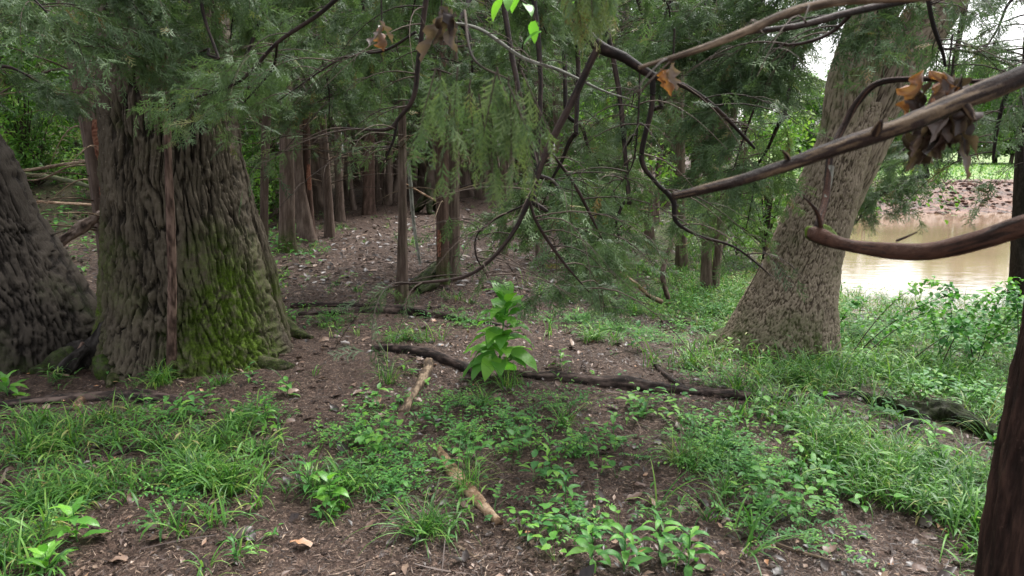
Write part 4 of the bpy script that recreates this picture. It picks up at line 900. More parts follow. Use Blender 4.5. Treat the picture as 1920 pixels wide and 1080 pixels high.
# near trunk at the right edge
YN = 1.75
g = Geo(); nc = px_path([(300, 1968, 2050), (480, 1952, 2040), (600, 1930, 2022), (750, 1900, 2000), (900, 1874, 1985), (1080, 1848, 1965), (1300, 1822, 1950), (1700, 1780, 1920)], YN)
nt_ = thing('cedar_tree', 'close dark reddish cedar trunk cut off by the bottom right edge', 'cedar', (nc[-1][0][0], YN, H(nc[-1][0][0], YN)[0]))
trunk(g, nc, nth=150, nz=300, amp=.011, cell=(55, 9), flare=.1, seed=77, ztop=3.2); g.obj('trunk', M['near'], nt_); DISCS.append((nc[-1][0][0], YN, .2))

# ------------------------------------------------------------------ logs, sticks, stumps on the ground
def ground_log(name, label, cat, pts, mat, sides=34, rough=.32, moss=0.0, seed=0, flat=.8, parts=None, sink=.35, group=None, n=None, fs=22):
    Q = []; R = []
    for px, py, r in pts:
        b = G(px, py); rr = r*np.linalg.norm(b-np.array([0, 0, CAMZ]))/F; rr *= .8; Q.append(b+np.array([0, 0, rr*(1-sink)*flat*.6])); R.append(rr)
    g = Geo(); tube(g, Q, R, sides, n or 26*len(pts), rough, 0.35, moss, seed=seed, fs=fs)
    o = g.obj(name, mat, None, origin=tuple(Q[0])); tag(o, label, cat, group); return o
ground_log('fallen_log', 'long flat dark log lying on the near side of the double logs', 'log', [(560, 592, 6), (640, 590, 10), (720, 586, 12), (790, 590, 11), (860, 602, 9), (915, 608, 7), (960, 616, 4)], M['log'], rough=.3, seed=1)
ground_log('fallen_log', 'thin split log resting behind the flat dark one', 'log', [(545, 577, 6), (600, 574, 7), (680, 576, 7), (760, 580, 6), (826, 580, 5)], M['log'], rough=.3, seed=2)
ground_log('fallen_log', 'curved reddish brown log left of the tall broadleaf plant', 'log', [(700, 656, 8), (745, 660, 13), (800, 668, 15), (850, 684, 13), (905, 706, 9)], M['log'], rough=.16, seed=3)
ground_log('fallen_log', 'long crumbling log running right from the tall broadleaf plant', 'log', [(965, 705, 9), (1030, 712, 14), (1120, 722, 17), (1220, 732, 16), (1300, 738, 12), (1380, 745, 12), (1470, 752, 9)], M['log'], rough=.3, seed=4)
ground_log('fallen_log', 'dark end piece of the long log hidden in grass below the leaning tree', 'log', [(1440, 752, 8), (1520, 748, 10), (1600, 742, 7)], M['log'], rough=.3, seed=44)
ground_log('fallen_branch', 'forked root stub joining the long crumbling log', 'branch', [(1225, 680, 4), (1240, 700, 6), (1270, 722, 7), (1300, 738, 5)], M['log'], seed=5, sides=12)
ground_log('fallen_log', 'short dark log beside the foot of the leaning tree', 'log', [(1240, 606, 6), (1290, 608, 8), (1335, 612, 6)], M['log'], rough=.25, seed=6, sides=14)
ground_log('fallen_log', 'black rotten log buried in grass at the right', 'log', [(1600, 738, 9), (1650, 765, 16), (1710, 778, 24), (1780, 792, 26), (1850, 822, 20), (1890, 850, 10)], M['black'], rough=.5, seed=7, n=220, moss=.35, fs=34)
ground_log('fallen_branch', 'dark root stub in front of the black rotten log', 'branch', [(1670, 815, 5), (1700, 800, 9), (1740, 790, 8)], M['black'], rough=.25, seed=8, sides=12)
ground_log('fallen_log', 'long half buried log below the two oaks', 'log', [(-40, 768, 8), (60, 758, 12), (150, 752, 14), (240, 748, 16), (320, 752, 14), (372, 762, 6)], M['log'], rough=.25, seed=9, sink=.9)
o = ground_log('wood_chunk', 'pale broken chunk of wood on the half buried log', 'wood chunk', [(143, 768, 6), (149, 760, 9), (156, 750, 8)], M['split'], rough=.15, seed=10, sides=12, sink=-.2)
ground_log('stick', 'brown stick propped toward the curved reddish log', 'stick', [(755, 780, 10), (775, 745, 12), (795, 712, 12), (806, 684, 12)], M['dead'], rough=.34, seed=11, sides=24, sink=.1)
def slab(name, label, cat, pts, wid, thick, mat, seed):
    Q = np.array([G(a, b) for a, b in pts]); Q = catmull(Q, 40); w = np.interp(np.linspace(0, 1, 40), np.linspace(0, 1, len(wid)), wid)
    T = np.gradient(Q, axis=0); T /= np.linalg.norm(T, axis=1)[:, None]; S = np.cross(T, [0, 0, 1.]); S /= np.linalg.norm(S, axis=1)[:, None]
    c = 9; s = np.linspace(-1, 1, c); r = np.random.default_rng(seed); ju = 1+.25*fbm(np.stack([np.arange(40)*.45, np.zeros(40), np.zeros(40)], 1), 2, seed)
    up = Q[:, None]+S[:, None]*(s[None, :, None]*(w*ju)[:, None, None]) + np.array([0, 0, 1.])*((thick*(1-.8*s**2))[None, :, None]+.008)
    fl = up.reshape(-1, 3); up = up+(np.array([0, 0, 1.])*(.007*fbm(fl*45, 3, seed))[:, None]).reshape(40, c, 3)
    dn = Q[:, None]+S[:, None]*(s[None, :, None]*(w*ju)[:, None, None]*.9) + np.array([0, 0, -.004]); V = np.concatenate([up.reshape(-1, 3), dn.reshape(-1, 3)]); N = 40*c
    i = (np.arange(39)[:, None]*c+np.arange(c-1)[None]).ravel(); F_ = [np.stack([i, i+c, i+c+1, i+1], 1), np.stack([i, i+1, i+c+1, i+c], 1)+N]
    e = np.arange(39)*c; F_ += [np.stack([e, e+N, e+c+N, e+c], 1), np.stack([e+c-1, e+2*c-1, e+2*c-1+N, e+c-1+N], 1)]
    k = np.arange(c-1); F_ += [np.stack([k, k+1, k+1+N, k+N], 1), np.stack([k+39*c, k+39*c+N, k+39*c+1+N, k+39*c+1], 1)]
    g = Geo(); g.add(V, np.vstack(F_), np.clip(.5+.5*fbm(V*25, 3, seed+2), 0, 1)); o = g.obj(name, mat, None, origin=tuple(Q[0])); tag(o, label, cat)
slab('bark_slab', 'pale tan slab of split bark lying in the lower middle', 'bark slab', [(822, 846), (850, 888), (890, 935), (936, 986)], [.018, .036, .032, .022], .022, M['split'], 3)
ground_log('stick', 'thin grey stick poking from leaves at the bottom middle', 'stick', [(840, 1022, 4), (870, 1035, 4), (905, 1058, 3)], M['dead'], seed=14, sides=8, sink=.2)
ground_log('stick', 'slim brown stick in the bottom right grass', 'stick', [(1440, 1018, 4), (1490, 1034, 4), (1550, 1052, 3)], M['dead'], seed=15, sides=8)
ground_log('stick', 'dark half buried stick in the left grass patch', 'stick', [(180, 862, 5), (230, 850, 7), (270, 834, 5)], M['log'], seed=16, sides=10)
ground_log('stick', 'dark thin stick across the muddy trail', 'stick', [(470, 928, 2), (520, 920, 3), (560, 905, 2)], M['log'], seed=17, sides=8)
ground_log('stick', 'straight reddish stick lying under the lowest cedar bough', 'stick', [(1110, 572, 3), (1180, 570, 3), (1280, 572, 4)], M['dead'], seed=18, sides=8, sink=-.4)
g = Geo()
limb(g, [(1102, 490, 7.6, 3), (1150, 505, 7.6, 4), (1190, 530, 7.6, 4), (1215, 553, 7.7, 5), (1240, 566, 7.8, 6)], 10, 50); limb(g, [(1128, 472, 7.6, 1.5), (1150, 488, 7.6, 3), (1165, 512, 7.6, 3)], 8, 24)
tag(g.obj('fallen_branch', M['dead'], None, origin=tuple(P(1240, 566, 7.8))), 'orange tan snapped branch leaning behind the lowest cedar bough', 'branch')
g = Geo(); limb(g, [(1253, 560, 8.0, 6), (1243, 520, 8.0, 6), (1250, 480, 8.1, 6), (1272, 435, 8.3, 7), (1285, 410, 8.4, 5)], 12, 60)
tag(g.obj('bent_sapling', M['cedar'], None, origin=tuple(P(1253, 560, 8.0))), 'bent bare stem bowing up to the stubby grey cedar', 'stem')
g = Geo(); limb(g, [(1290, 330, 9.0, 7), (1320, 318, 8.9, 7), (1380, 318, 8.8, 6), (1395, 320, 8.8, 3)], 12, 40); limb(g, [(1272, 345, 9.3, 8), (1290, 332, 9.1, 7), (1310, 320, 9, 5)], 10, 20)
tag(g.obj('broken_limb', M['cedar'], None, origin=tuple(P(1290, 330, 9.0))), 'stub limb reaching right from the stubby grey cedar', 'branch')
g = Geo(); limb(g, [(766, 300, 9.8, 4), (770, 350, 9.7, 4.5), (776, 420, 9.6, 4), (788, 496, 9.5, 3)], 8, 50)
tag(g.obj('bare_sapling', M['pale'], None, origin=tuple(G(788, 496))), 'pale thin bare sapling just right of the slender cedar', 'sapling')
g = Geo(); limb(g, [(760, 345, 16, 2.5), (820, 378, 16.2, 2.5)], 6, 12); tag(g.obj('dead_stick', M['split'], None, origin=tuple(P(760, 345, 16))), 'pale stick leaning in the dark cluster behind the slender cedar', 'stick')
# dead pole against the oak, broken log behind, stump
g = Geo(); limb(g, [(304, -60, 4.75, 8), (307, 100, 4.8, 9), (314, 250, 4.8, 8.5), (319, 400, 4.82, 9), (323, 520, 4.84, 10), (322, 620, 4.86, 10), (322, 705, 4.88, 12)], 16, 200, .12, seed=3, fs=70)
pole = tag(g.obj('dead_pole', M['cedar_red'], None, origin=tuple(P(322, 700, 4.88))), 'thin dead reddish stem standing against the massive oak', 'dead stem')
g = Geo(); limb(g, [(90, 472, 7.0, 12), (130, 442, 7.1, 12), (165, 418, 7.2, 11), (204, 394, 7.25, 8)], 24, 90, .34, seed=8, fs=34)
tag(g.obj('broken_log', M['cedar'], None, origin=tuple(P(95, 468, 7.0))), 'grey splintered log propped between the two oaks', 'log')
for k, (sp, lab, mt) in enumerate(((((0, 322, 9.4, 5), (60, 318, 9.3, 6), (120, 308, 9, 6), (172, 302, 8.2, 5)), 'bare branch reaching left from the torn bark cedar, highest of three', 'dead'),
                          (((20, 325, 10, 8), (90, 332, 9.8, 10), (140, 342, 9.2, 9), (175, 352, 8.4, 7)), 'mossy grey dead branch behind the torn bark cedar', 'twig'),
                          (((40, 376, 9.4, 4), (100, 380, 9, 5), (178, 384, 8, 5)), 'orange tan dead branch lowest behind the left leaning oak', 'split'),
                          (((30, 340, 8.4, 2.5), (80, 335, 8.3, 3), (130, 312, 8, 3), (168, 310, 7.8, 3)), 'thin arched dead twig beside the torn bark cedar', 'dead'))):
    sp = [(a, b, c, r_*.62) for a, b, c, r_ in sp]; g = Geo(); limb(g, sp, 10, 50, .2, seed=k, moss=.6 if mt == 'twig' else 0); o = g.obj('dead_branch', M[mt], None, origin=tuple(P(*sp[0][:3]))); o.name = 'bare_branch'; tag(o, lab, 'branch')
# rotten stump between the oaks
st = thing('rotten_stump', 'black jagged rotten stump between the two oaks', 'stump', G(150, 705))
for k, (sp, mt, nm, mo) in enumerate(((((36, 716, 5.0, 12), (75, 698, 5.0, 17), (115, 675, 5.02, 20), (140, 660, 5.05, 14)), 'oak_dark', 'root', .5),
                      (((95, 722, 4.85, 8), (115, 700, 4.88, 14), (140, 672, 4.95, 16), (165, 652, 5.0, 12)), 'black', 'root', 0),
                      (((120, 690, 5.1, 30), (150, 672, 5.12, 34), (175, 655, 5.12, 24), (188, 625, 5.12, 14), (197, 588, 5.12, 4)), 'black', 'shell', 0),
                      (((150, 700, 5.25, 26), (185, 690, 5.25, 28), (205, 660, 5.25, 20)), 'black', 'shell', 0),
                      (((146, 660, 5.0, 5), (152, 650, 5.0, 4), (155, 642, 5.0, 3)), 'cedar_red', 'splinter', 0),
                      (((185, 668, 4.9, 12), (196, 690, 4.88, 20), (207, 715, 4.86, 17), (212, 738, 4.84, 12)), 'oak_dark', 'knee', .9))):
    g = Geo(); limb(g, sp, 22, 70, .32, seed=80+k, moss=mo, fs=24); g.obj(nm, M[mt], st)
# root wad at the foot of the fused cedars
rw = thing('root_wad', 'tangled mossy root wad left of the fused cedar pair', 'stump', G(805, 545))
for k, sp in enumerate(([(770, 548, 0, 4), (795, 535, 0, 9), (815, 525, 0, 11), (828, 515, 0, 4)], [(785, 552, 0, 5), (810, 545, 0, 8), (830, 538, 0, 5)], [(765, 540, 0, 2), (790, 528, 0, 5), (818, 505, 0, 4)])):
    g = Geo(); Qp = [G(p[0], p[1])+np.array([0, 0, .04*(1+j*.7)]) for j, p in enumerate(sp)]; tube(g, Qp, [p[3]*9/F for p in sp], 12, 40, .35, seed=90+k, moss=.6); g.obj('root', M['oak_dark'], rw)
rw = thing('root_wad', 'dark root mound in the cedar cluster at the end of the trail', 'stump', G(805, 402))
for k in range(5):
    g = Geo(); b = G(805, 400); a = k*1.2; tube(g, [b+np.array([np.cos(a)*.5, np.sin(a)*.3, 0]), b+np.array([np.cos(a)*.25, np.sin(a)*.15, .22]), b+np.array([0, 0, .35+.1*k])], [.05, .09, .05], 10, 20, .35, seed=k, moss=.4); g.obj('root', M['oak_dark'], rw)
g = Geo(); b = G(1888, 540); tube(g, [b-np.array([0, 0, .1]), b+np.array([0, 0, .18]), b+np.array([.02, 0, .36])], [.05, .045, .035], 10, 14, .15)
tag(g.obj('post_stump', M['black'], None, origin=tuple(b)), 'short black stump on the pond edge left of the wet cedar', 'stump')
print('logs', time.time()-T0)

# ------------------------------------------------------------------ named plants
def plant_from(name, label, cat, px, py, fn, group=None):
    b = G(px, py); root = thing(name, label, cat, b, group); fn(root, b); return root
def leaf_objs(root, b, n, h, LL, LW, mat, seed, spread=.0, lean=(0, 0), stem=.004, elr=(-.3, .7), tint=(.3, .9), kind='ovate', droop=(.4, 1.3), topup=True, fold=.28, m=8):
    r = np.random.default_rng(seed); g = Geo(); t = np.linspace(0, 1, 5)
    pts = np.stack([b[0]+lean[0]*t**1.5, b[1]+lean[1]*t**1.5, b[2]-.02+h*t], 1); tube(g, pts, stem*(1.1-.6*t), 6, 16, tint=.5); g.obj('stem', M['herb'], root)
    for k in range(n):
        u = .15+.85*(k+.5)/n; a = k*2.4+r.uniform(-.4, .4); c = np.array([np.interp(u, t, pts[:, i]) for i in range(3)]); sz = (1.15-.45*u)*r.uniform(.8, 1.15)
        pl = .18*LL*sz; el = r.uniform(*elr)+(u*.4 if topup else 0)
        g = Geo(); leaves(g, c[None], a, el+.3, pl*1.1, .004, .1, .6, 'stem', 2)
        c2 = c+np.array([np.cos(a)*np.cos(el+.25)*pl, np.sin(a)*np.cos(el+.25)*pl, np.sin(el+.25)*pl])
        leaves(g, c2[None], a, el, LL*sz, LW*sz, r.uniform(*droop), np.clip(r.uniform(*tint), 0, 1), kind, m, fold=fold, roll=r.uniform(-.3, .3), wav=.05); g.obj('leaf', mat, root)
plant_from('pokeweed_plant', 'tall bright green broadleaf plant alone in the middle of the clearing', 'plant', 935, 706, lambda r_, b: leaf_objs(r_, b, 48, .58, .27, .12, M['bright'], 3, lean=(.06, 0), stem=.008, elr=(-.45, .7), droop=(.6, 1.5), tint=(.35, 1), kind='lance', fold=.18))
plant_from('broadleaf_weed', 'big leaved bright weed at the bottom left corner, nearer one', 'plant', 90, 1075, lambda r_, b: leaf_objs(r_, b, 11, .10, .10, .04, M['bright'], 4, stem=.003, droop=(.2, .8)))
plant_from('broadleaf_weed', 'taller light green weed above the corner one at the lower left', 'plant', 145, 1020, lambda r_, b: leaf_objs(r_, b, 14, .17, .10, .042, M['bright'], 5, stem=.003, droop=(.3, .9)))
plant_from('broadleaf_weed', 'leafy weed at the left edge under the leaning oak', 'plant', 15, 745, lambda r_, b: leaf_objs(r_, b, 12, .12, .15, .05, M['bright'], 6, stem=.003))
LAB = [(1110, 1060, 'glossy long leaved weed at the bottom edge, leftmost of its clump'), (1170, 1075, 'glossy long leaved weed at the bottom edge, middle of its clump'), (1235, 1050, 'glossy long leaved weed in the bottom clump, highest leaves'), (1290, 1075, 'glossy long leaved weed at the bottom edge, rightmost of its clump')]
for k, (px, py, lb) in enumerate(LAB): plant_from('long_leaved_weed', lb, 'plant', px, py, lambda r_, b: leaf_objs(r_, b, 16, .19, .105, .033, M['herb'], 20+k, kind='lance', droop=(.6, 1.6), tint=(.2, .95), stem=.003), 'long leaved weeds at the bottom edge')
for k, (px, py, h, n, L, lb) in enumerate([(1745, 880, .26, 11, .12, 'lime seedling growing in front of the black rotten log'), (1855, 880, .22, 9, .09, 'upright seedling right of the lime one near the close trunk'), (1050, 690, .16, 9, .09, 'small droopy seedling right of the tall broadleaf plant'),
      (1195, 660, .24, 12, .10, 'seedling between the tall broadleaf plant and the leaning tree'), (1030, 880, .16, 10, .07, 'bluish green seedling right of the tan bark slab'), (1060, 960, .2, 16, .08, 'bushy long leaved weed right of the tan bark slab'),
      (620, 960, .18, 12, .10, 'narrow leaved weed on the right side of the muddy trail'), (580, 930, .2, 12, .09, 'taller narrow leaved weed beside the muddy trail'), (500, 810, .22, 16, .08, 'bushy weed left of the muddy trail'),
      (540, 745, .14, 8, .08, 'small weed by the trail below the oak root'), (760, 700, .12, 5, .07, 'tiny two leaved sprout on the curved reddish log'), (1540, 790, .2, 9, .13, 'yellow green seedling in the thick right grass'),
      (350, 688, .16, 9, .07, 'dark green seedling against the foot of the massive oak'), (470, 720, .16, 9, .06, 'twiggy seedling on the massive oak root'), (1440, 700, .22, 10, .08, 'seedling below the leaning tree'), (1150, 830, .18, 10, .07, 'round leaved seedling in the right middle ground'),
      (940, 780, .12, 8, .07, 'low weed below the tall broadleaf plant'), (840, 800, .14, 9, .07, 'low weed right of the propped brown stick'), (680, 800, .14, 8, .07, 'low weed left of the propped brown stick')]):
    plant_from('seedling', lb, 'plant', px, py, lambda r_, b: leaf_objs(r_, b, n, h, L, L*(.34 if k % 3 else .5), M['herb'] if k % 2 else M['bright'], 40+k, kind='lance' if k % 3 else 'ovate', stem=.0025, m=5))
# viney shrub at the right
b = G(1740, 690); vs = thing('vine_shrub', 'sprawling vine covered shrub in front of the pond', 'shrub', b)
gl = Geo(); r = np.random.default_rng(9)
for k in range(17):
    g = Geo(); x0 = r.uniform(-.75, .55); tx = x0+r.uniform(-.35, 1.1); hh = r.uniform(.5, 1.0); t = np.linspace(0, 1, 7)
    q = b+np.stack([x0+(tx-x0)*t, r.uniform(-.4, .5)+r.uniform(-.3, .5)*t, hh*(1.7*t-.9*t*t)*.95], 1); tube(g, q, .0055*(1.05-.85*t), 5, 26, .1, seed=k); g.obj('cane', M['twig'] if k % 3 else M['herb'], vs)
    n = 84; v = r.uniform(.2, 1, n); pos = np.stack([np.interp(v, t, q[:, i]) for i in range(3)], 1)+r.normal(0, .035, (n, 3))
    leaves(gl, pos, r.uniform(0, 6.28, n), r.uniform(-.7, .5, n), r.uniform(.04, .075, n), r.uniform(.028, .048, n), r.uniform(.2, 1, n), np.clip(r.uniform(.3, .8)+r.uniform(-.15, .3, n), 0, 1), 'ovate', 4, fold=.2, roll=r.uniform(-.5, .5, n))
o = gl.obj('foliage', M['herb'], vs); o['kind'] = 'stuff'
# leafy spray over the far water
b = P(1735, 345, 9.5); ls = thing('leafy_branch', 'pale leafy branch hanging in front of the red mud bank', 'branch', b)
g = Geo(); gl = Geo()
for k in range(7):
    e = P(1640+k*28, 330+r.uniform(0, 70), 9.3+r.uniform(-.4, .6)); q = catmull([b+np.array([0, 0, .4]), (b+e)/2+np.array([0, 0, .15]), e], 8); tube(g, q, .006*(1-.7*np.linspace(0, 1, 8)), 4, None, cap=False)
    n = 42; v = r.uniform(.2, 1, n); pos = np.stack([np.interp(v, np.linspace(0, 1, 8), q[:, i]) for i in range(3)], 1)+r.normal(0, .07, (n, 3))
    leaves(gl, pos, r.uniform(0, 6.28, n), r.uniform(-.7, .5, n), .085, .05, .6, r.uniform(.1, .9, n), 'ovate', 3, fold=.2)
g.obj('twigs', M['twig'], ls)['kind'] = 'stuff'; o = gl.obj('foliage', M['broad'], ls); o['kind'] = 'stuff'

# ------------------------------------------------------------------ ground cover (stuff)
def blob(px, py, rx, ry, n):
    c = G(px, py); q_ = 1.3 if n > 9 else 1.0; rx, ry = rx*q_, ry*q_; a = U(0, 2*PI, n); r = np.abs(rng.normal(0, .55, n)); return np.column_stack([c[0]+np.cos(a)*r*rx, c[1]+np.sin(a)*r*ry])
gg, gh = Geo(), Geo()
for (px, py, rx, ry, n) in [(370, 900, .42, .42, 70), (400, 850, .3, .2, 26), (440, 920, .25, .3, 30), (310, 970, .35, .25, 44), (120, 840, .5, .3, 60), (60, 960, .4, .3, 55), (220, 1030, .4, .2, 46), (180, 930, .4, .3, 50), (40, 1050, .3, .2, 30), (300, 840, .3, .2, 12),
                            (200, 790, .4, .2, 16), (60, 800, .4, .2, 20), (100, 720, .4, .1, 12), (300, 720, .3, .1, 10), (450, 800, .2, .2, 16), (640, 920, .25, .25, 20), (820, 1010, .2, .2, 12), (760, 640, .4, .2, 26)]:
    grass(gg, blob(px, py, rx, ry, int(n*.8)), nb=9, L=(.10, .25), W=(.005, .0105), tint=(.25, .95))
    stilt(gg, blob(px, py, rx, ry, int(n*.35)), ns=3, h=(.08, .2), nl=5, LL=(.07, .13), LW=(.007, .012))
for (px, py, rx, ry, n) in [(1500, 720, .5, .5, 80), (1560, 700, .4, .4, 50), (1450, 800, .5, .4, 60), (1560, 860, .6, .4, 80), (1700, 900, .5, .3, 55), (1620, 980, .5, .3, 60), (1780, 980, .5, .4, 60), (1700, 1040, .6, .3, 60), (1560, 1040, .5, .3, 40), (1820, 900, .3, .3, 26), (1380, 740, .5, .3, 30), (1480, 950, .4, .3, 40), (1350, 900, .3, .3, 16), (1400, 820, .4, .3, 30),
                            (1650, 700, .8, .6, 70), (1800, 720, .7, .6, 70), (1880, 800, .4, .4, 30), (1300, 690, .4, .3, 22), (1440, 640, .3, .3, 20), (1100, 640, .6, .4, 26), (1250, 560, .9, .6, 30), (1050, 560, .6, .5, 30), (1180, 590, .8, .5, 40), (1380, 560, .6, .6, 40)]:
    grass(gg, blob(px, py, rx, ry, n), nb=8, L=(.13, .34), W=(.005, .011), tint=(.2, .95))
    stilt(gg, blob(px, py, rx, ry, int(n*.55)), ns=3, h=(.09, .24), nl=5, LL=(.06, .11), LW=(.007, .013))
for (px, py, rx, ry, n) in [(900, 440, 1.2, 1.2, 90), (760, 460, .6, .8, 34), (960, 460, .8, .8, 40), (630, 520, .5, .4, 12), (820, 560, .6, .3, 36), (720, 550, .5, .3, 20), (640, 430, .8, 1.5, 30), (680, 400, .8, 2, 30), (570, 470, .4, .8, 16), (1050, 470, .6, .6, 26), (610, 612, .22, .15, 10), (900, 430, 1.5, .8, 60), (1000, 580, .4, .4, 20)]:
    grass(gg, blob(px, py, rx, ry, n), nb=9, L=(.07, .17), W=(.006, .011), m=3, tint=(.3, .9))
for (px, py) in ((820, 1000), (790, 1010), (1300, 880), (1270, 870), (950, 730), (1360, 930), (1700, 650), (1720, 640), (1690, 655), (300, 725), (410, 725), (1330, 870), (900, 760), (1060, 800), (1740, 690), (590, 925), (1700, 740), (1500, 650), (725, 720), (870, 920), (1860, 830)):
    grass(gg, blob(px, py, .04, .04, 3), nb=18, L=(.16, .34), W=(.003, .006), tint=(.25, .9), m=7)
# sparse weeds everywhere in the front
n = 900; Pw = np.column_stack([U(-4.5, 5.5, n), U(2.3, 9, n)]); d = fbm(np.column_stack([Pw*1.3, np.zeros(n)]), 2, 55)+.22*Pw[:, 0]*.5
Pw = Pw[d > .1]; k = len(Pw)//3
grass(gg, Pw[:k], nb=6, L=(.05, .16)); 
stilt(gh, Pw[k:2*k], ns=2, h=(.04, .14), nl=4, LL=(.03, .06), LW=(.012, .02)); rosette(gh, Pw[2*k:], 5, (.02, .08), (.025, .05), (.014, .026))
for (px, py, rx, ry, n) in [(700, 870, .25, .25, 24), (690, 830, .2, .2, 14), (740, 920, .2, .2, 14), (1350, 840, .25, .25, 34), (1370, 870, .22, .2, 20), (850, 760, .3, .2, 14), (880, 830, .3, .2, 14), (960, 800, .35, .25, 18), (1090, 850, .4, .25, 16), (1080, 980, .3, .2, 12), (1150, 620, .6, .4, 60), (1230, 640, .4, .3, 26), (1080, 600, .5, .4, 40),
                            (480, 790, .2, .2, 10), (620, 600, .2, .15, 14), (860, 600, .3, .15, 14), (1480, 640, .3, .2, 30), (1420, 900, .3, .2, 16), (1500, 1000, .4, .2, 18), (330, 930, .2, .2, 10), (880, 610, .2, .1, 12), (320, 790, .15, .06, 8), (1330, 720, .4, .2, 14), (1050, 770, .3, .2, 10), (1640, 620, .5, .5, 40), (1550, 570, .5, .5, 30)]:
    fern(gh, blob(px, py, rx, ry, n), 5)
for (px, py, rx, ry, n) in [(1340, 590, .5, .3, 60), (1300, 570, .5, .3, 50), (1400, 600, .3, .3, 26), (1180, 560, .6, .4, 40), (1280, 620, .5, .2, 26), (870, 880, .25, .2, 8), (820, 810, .4, .3, 12), (1000, 850, .4, .3, 14), (1440, 960, .3, .2, 20), (1500, 920, .3, .2, 16), (1040, 1000, .2, .15, 10), (700, 760, .25, .2, 8), (680, 850, .25, .2, 8), (1200, 780, .4, .3, 14), (1300, 800, .3, .3, 14), (350, 780, .15, .08, 8), (1100, 900, .3, .2, 10), (1590, 640, .3, .4, 24), (1660, 780, .3, .2, 8), (530, 600, .2, .1, 8), (1600, 540, .6, .5, 70), (1500, 820, .4, .3, 16), (1650, 690, .5, .4, 70), (1750, 730, .5, .4, 70), (1850, 760, .4, .4, 50), (1620, 640, .5, .5, 60), (1720, 620, .6, .6, 70), (1820, 660, .6, .6, 70)]:
    rosette(gh, blob(px, py, rx, ry, n), 6, (.03, .14), (.035, .065), (.02, .034))
# green slope toward the pond and slope behind the oaks
def region(n, x0, x1, y0, y1, cond): 
    Q_ = np.column_stack([U(x0, x1, n), U(y0, y1, n)]); return Q_[cond(Q_[:, 0], Q_[:, 1])]
C1 = region(3800, 1.2, 9, 5.6, 12, lambda x, y: (x > 1.9+.5*np.sin(y*2)) & (pond_s(x, y) > .25))
k = len(C1)//2; grass(gg, C1[:k], nb=7, L=(.12, .30), W=(.007, .013), m=3, tint=(.5, .93)); rosette(gh, C1[k:k+k//2], 5, (.04, .2), (.035, .07), (.022, .04), (.4, 1)); stilt(gg, C1[k+k//2:], ns=3, h=(.12, .3), nl=4, tint=(.4, 1))
C2 = region(2600, 2.2, 8, 9, 24, lambda x, y: (x/y > .24) & (x/y < .5) & (pond_s(x, y) > .3))
grass(gg, C2, nb=9, L=(.1, .26), W=(.012, .02), m=2, tint=(.4, 1.0))
C3 = region(4200, -18, -2, 8, 26, lambda x, y: (x/y < -.28-.02*np.sin(y)) & (fbm(np.column_stack([x, y, 0*x])*.8, 2, 6) > -.25))
k = len(C3)//2; rosette(gh, C3[:k], 5, (.05, .22), (.06, .12), (.035, .07), (.2, .9)); grass(gg, C3[k:], nb=6, L=(.08, .2), W=(.012, .02), m=2)
C4 = region(500, -6, 5, 9, 22, lambda x, y: (np.abs(x/y) < .35) & (fbm(np.column_stack([x, y, 0*x])*.7, 2, 66) > .2)); rosette(gh, C4, 4, (.02, .08), (.04, .07), (.025, .04))
C5 = region(5000, 8, 42, 27, 60, lambda x, y: (x/y > .33) & (pond_s(x, y) > 7)); grass(gg, C5, nb=3, L=(.15, .35), W=(.05, .08), m=2, tint=(.5, 1))
o = gg.obj('grass', M['grass']); tag(o, kind='stuff', label='bright green grass tufts growing over the forest floor', cat='grass')
o = gh.obj('ground_cover', M['herb']); tag(o, kind='stuff', label='small leafy weeds covering the forest floor', cat='weeds')
print('cover', time.time()-T0)

# ------------------------------------------------------------------ litter (stuff)
gl = Geo(); gn = Geo()
def shreds(g, B, L, W, tint):
    n = len(B); a = U(0, 2*PI, n); e = U(-.12, .35, n); d = np.stack([np.cos(a)*np.cos(e), np.sin(a)*np.cos(e), np.sin(e)], 1)*L[:, None]; s = np.stack([-np.sin(a), np.cos(a), U(-.5, .5, n)], 1)*W[:, None]*.8
    V = np.stack([B-s*.5, B+s*.5, B+d+s*U(-1, 1, n)[:, None]], 1); g.add(V.reshape(-1, 3), np.arange(3*n).reshape(-1, 3), np.repeat(tint, 3))
def scatter(n, x0, x1, y0, y1, pw=1.0):
    y = y0+(y1-y0)*U(0, 1, n)**pw; x = U(-1, 1, n)*(y*.78+.4); Q_ = np.column_stack([x, y]); return free(Q_[(x > x0) & (x < x1)])
def trail(Q_): # muddy trail has less litter
    cx = np.interp(Q_[:, 1], [2.3, 3.2, 4.5, 6, 9], [-.75, -1.05, -1.2, -1.3, -2.0]); return np.exp(-((Q_[:, 0]-cx)/.42)**2)*ss(8, 5, Q_[:, 1])
Q1 = scatter(13000, -9, 9, 2.2, 8.5); Q1 = Q1[(U(0, 1, len(Q1)) > trail(Q1)*.85) & (fbm(np.column_stack([Q1*1.1, Q1[:, :1]*0]), 2, 71)+U(-.5, .5, len(Q1)) > -.25)]
n = len(Q1); B_ = on(Q1)+np.column_stack([np.zeros((n, 2)), U(.004, .02, n)])
leaves(gl, B_, U(0, 6.28, n), U(-.15, .35, n), U(.012, .055, n), U(.006, .026, n), U(-.9, 1.2, n), np.clip(U(0, 1, n)**1.3, 0, 1), 'lance', 2, fold=.35, roll=U(-.5, .5, n))
Qb = scatter(900, -7, 7, 2.3, 8); n = len(Qb); B_ = on(Qb)+np.array([0, 0, .012])
leaves(gl, B_, U(0, 6.28, n), U(-.1, .5, n), U(.05, .10, n), U(.025, .05, n), U(-.8, 1.4, n), np.clip(U(0, .95, n)**1.2, 0, 1), 'ovate', 6, fold=.3, roll=U(-.6, .6, n), wav=.12)
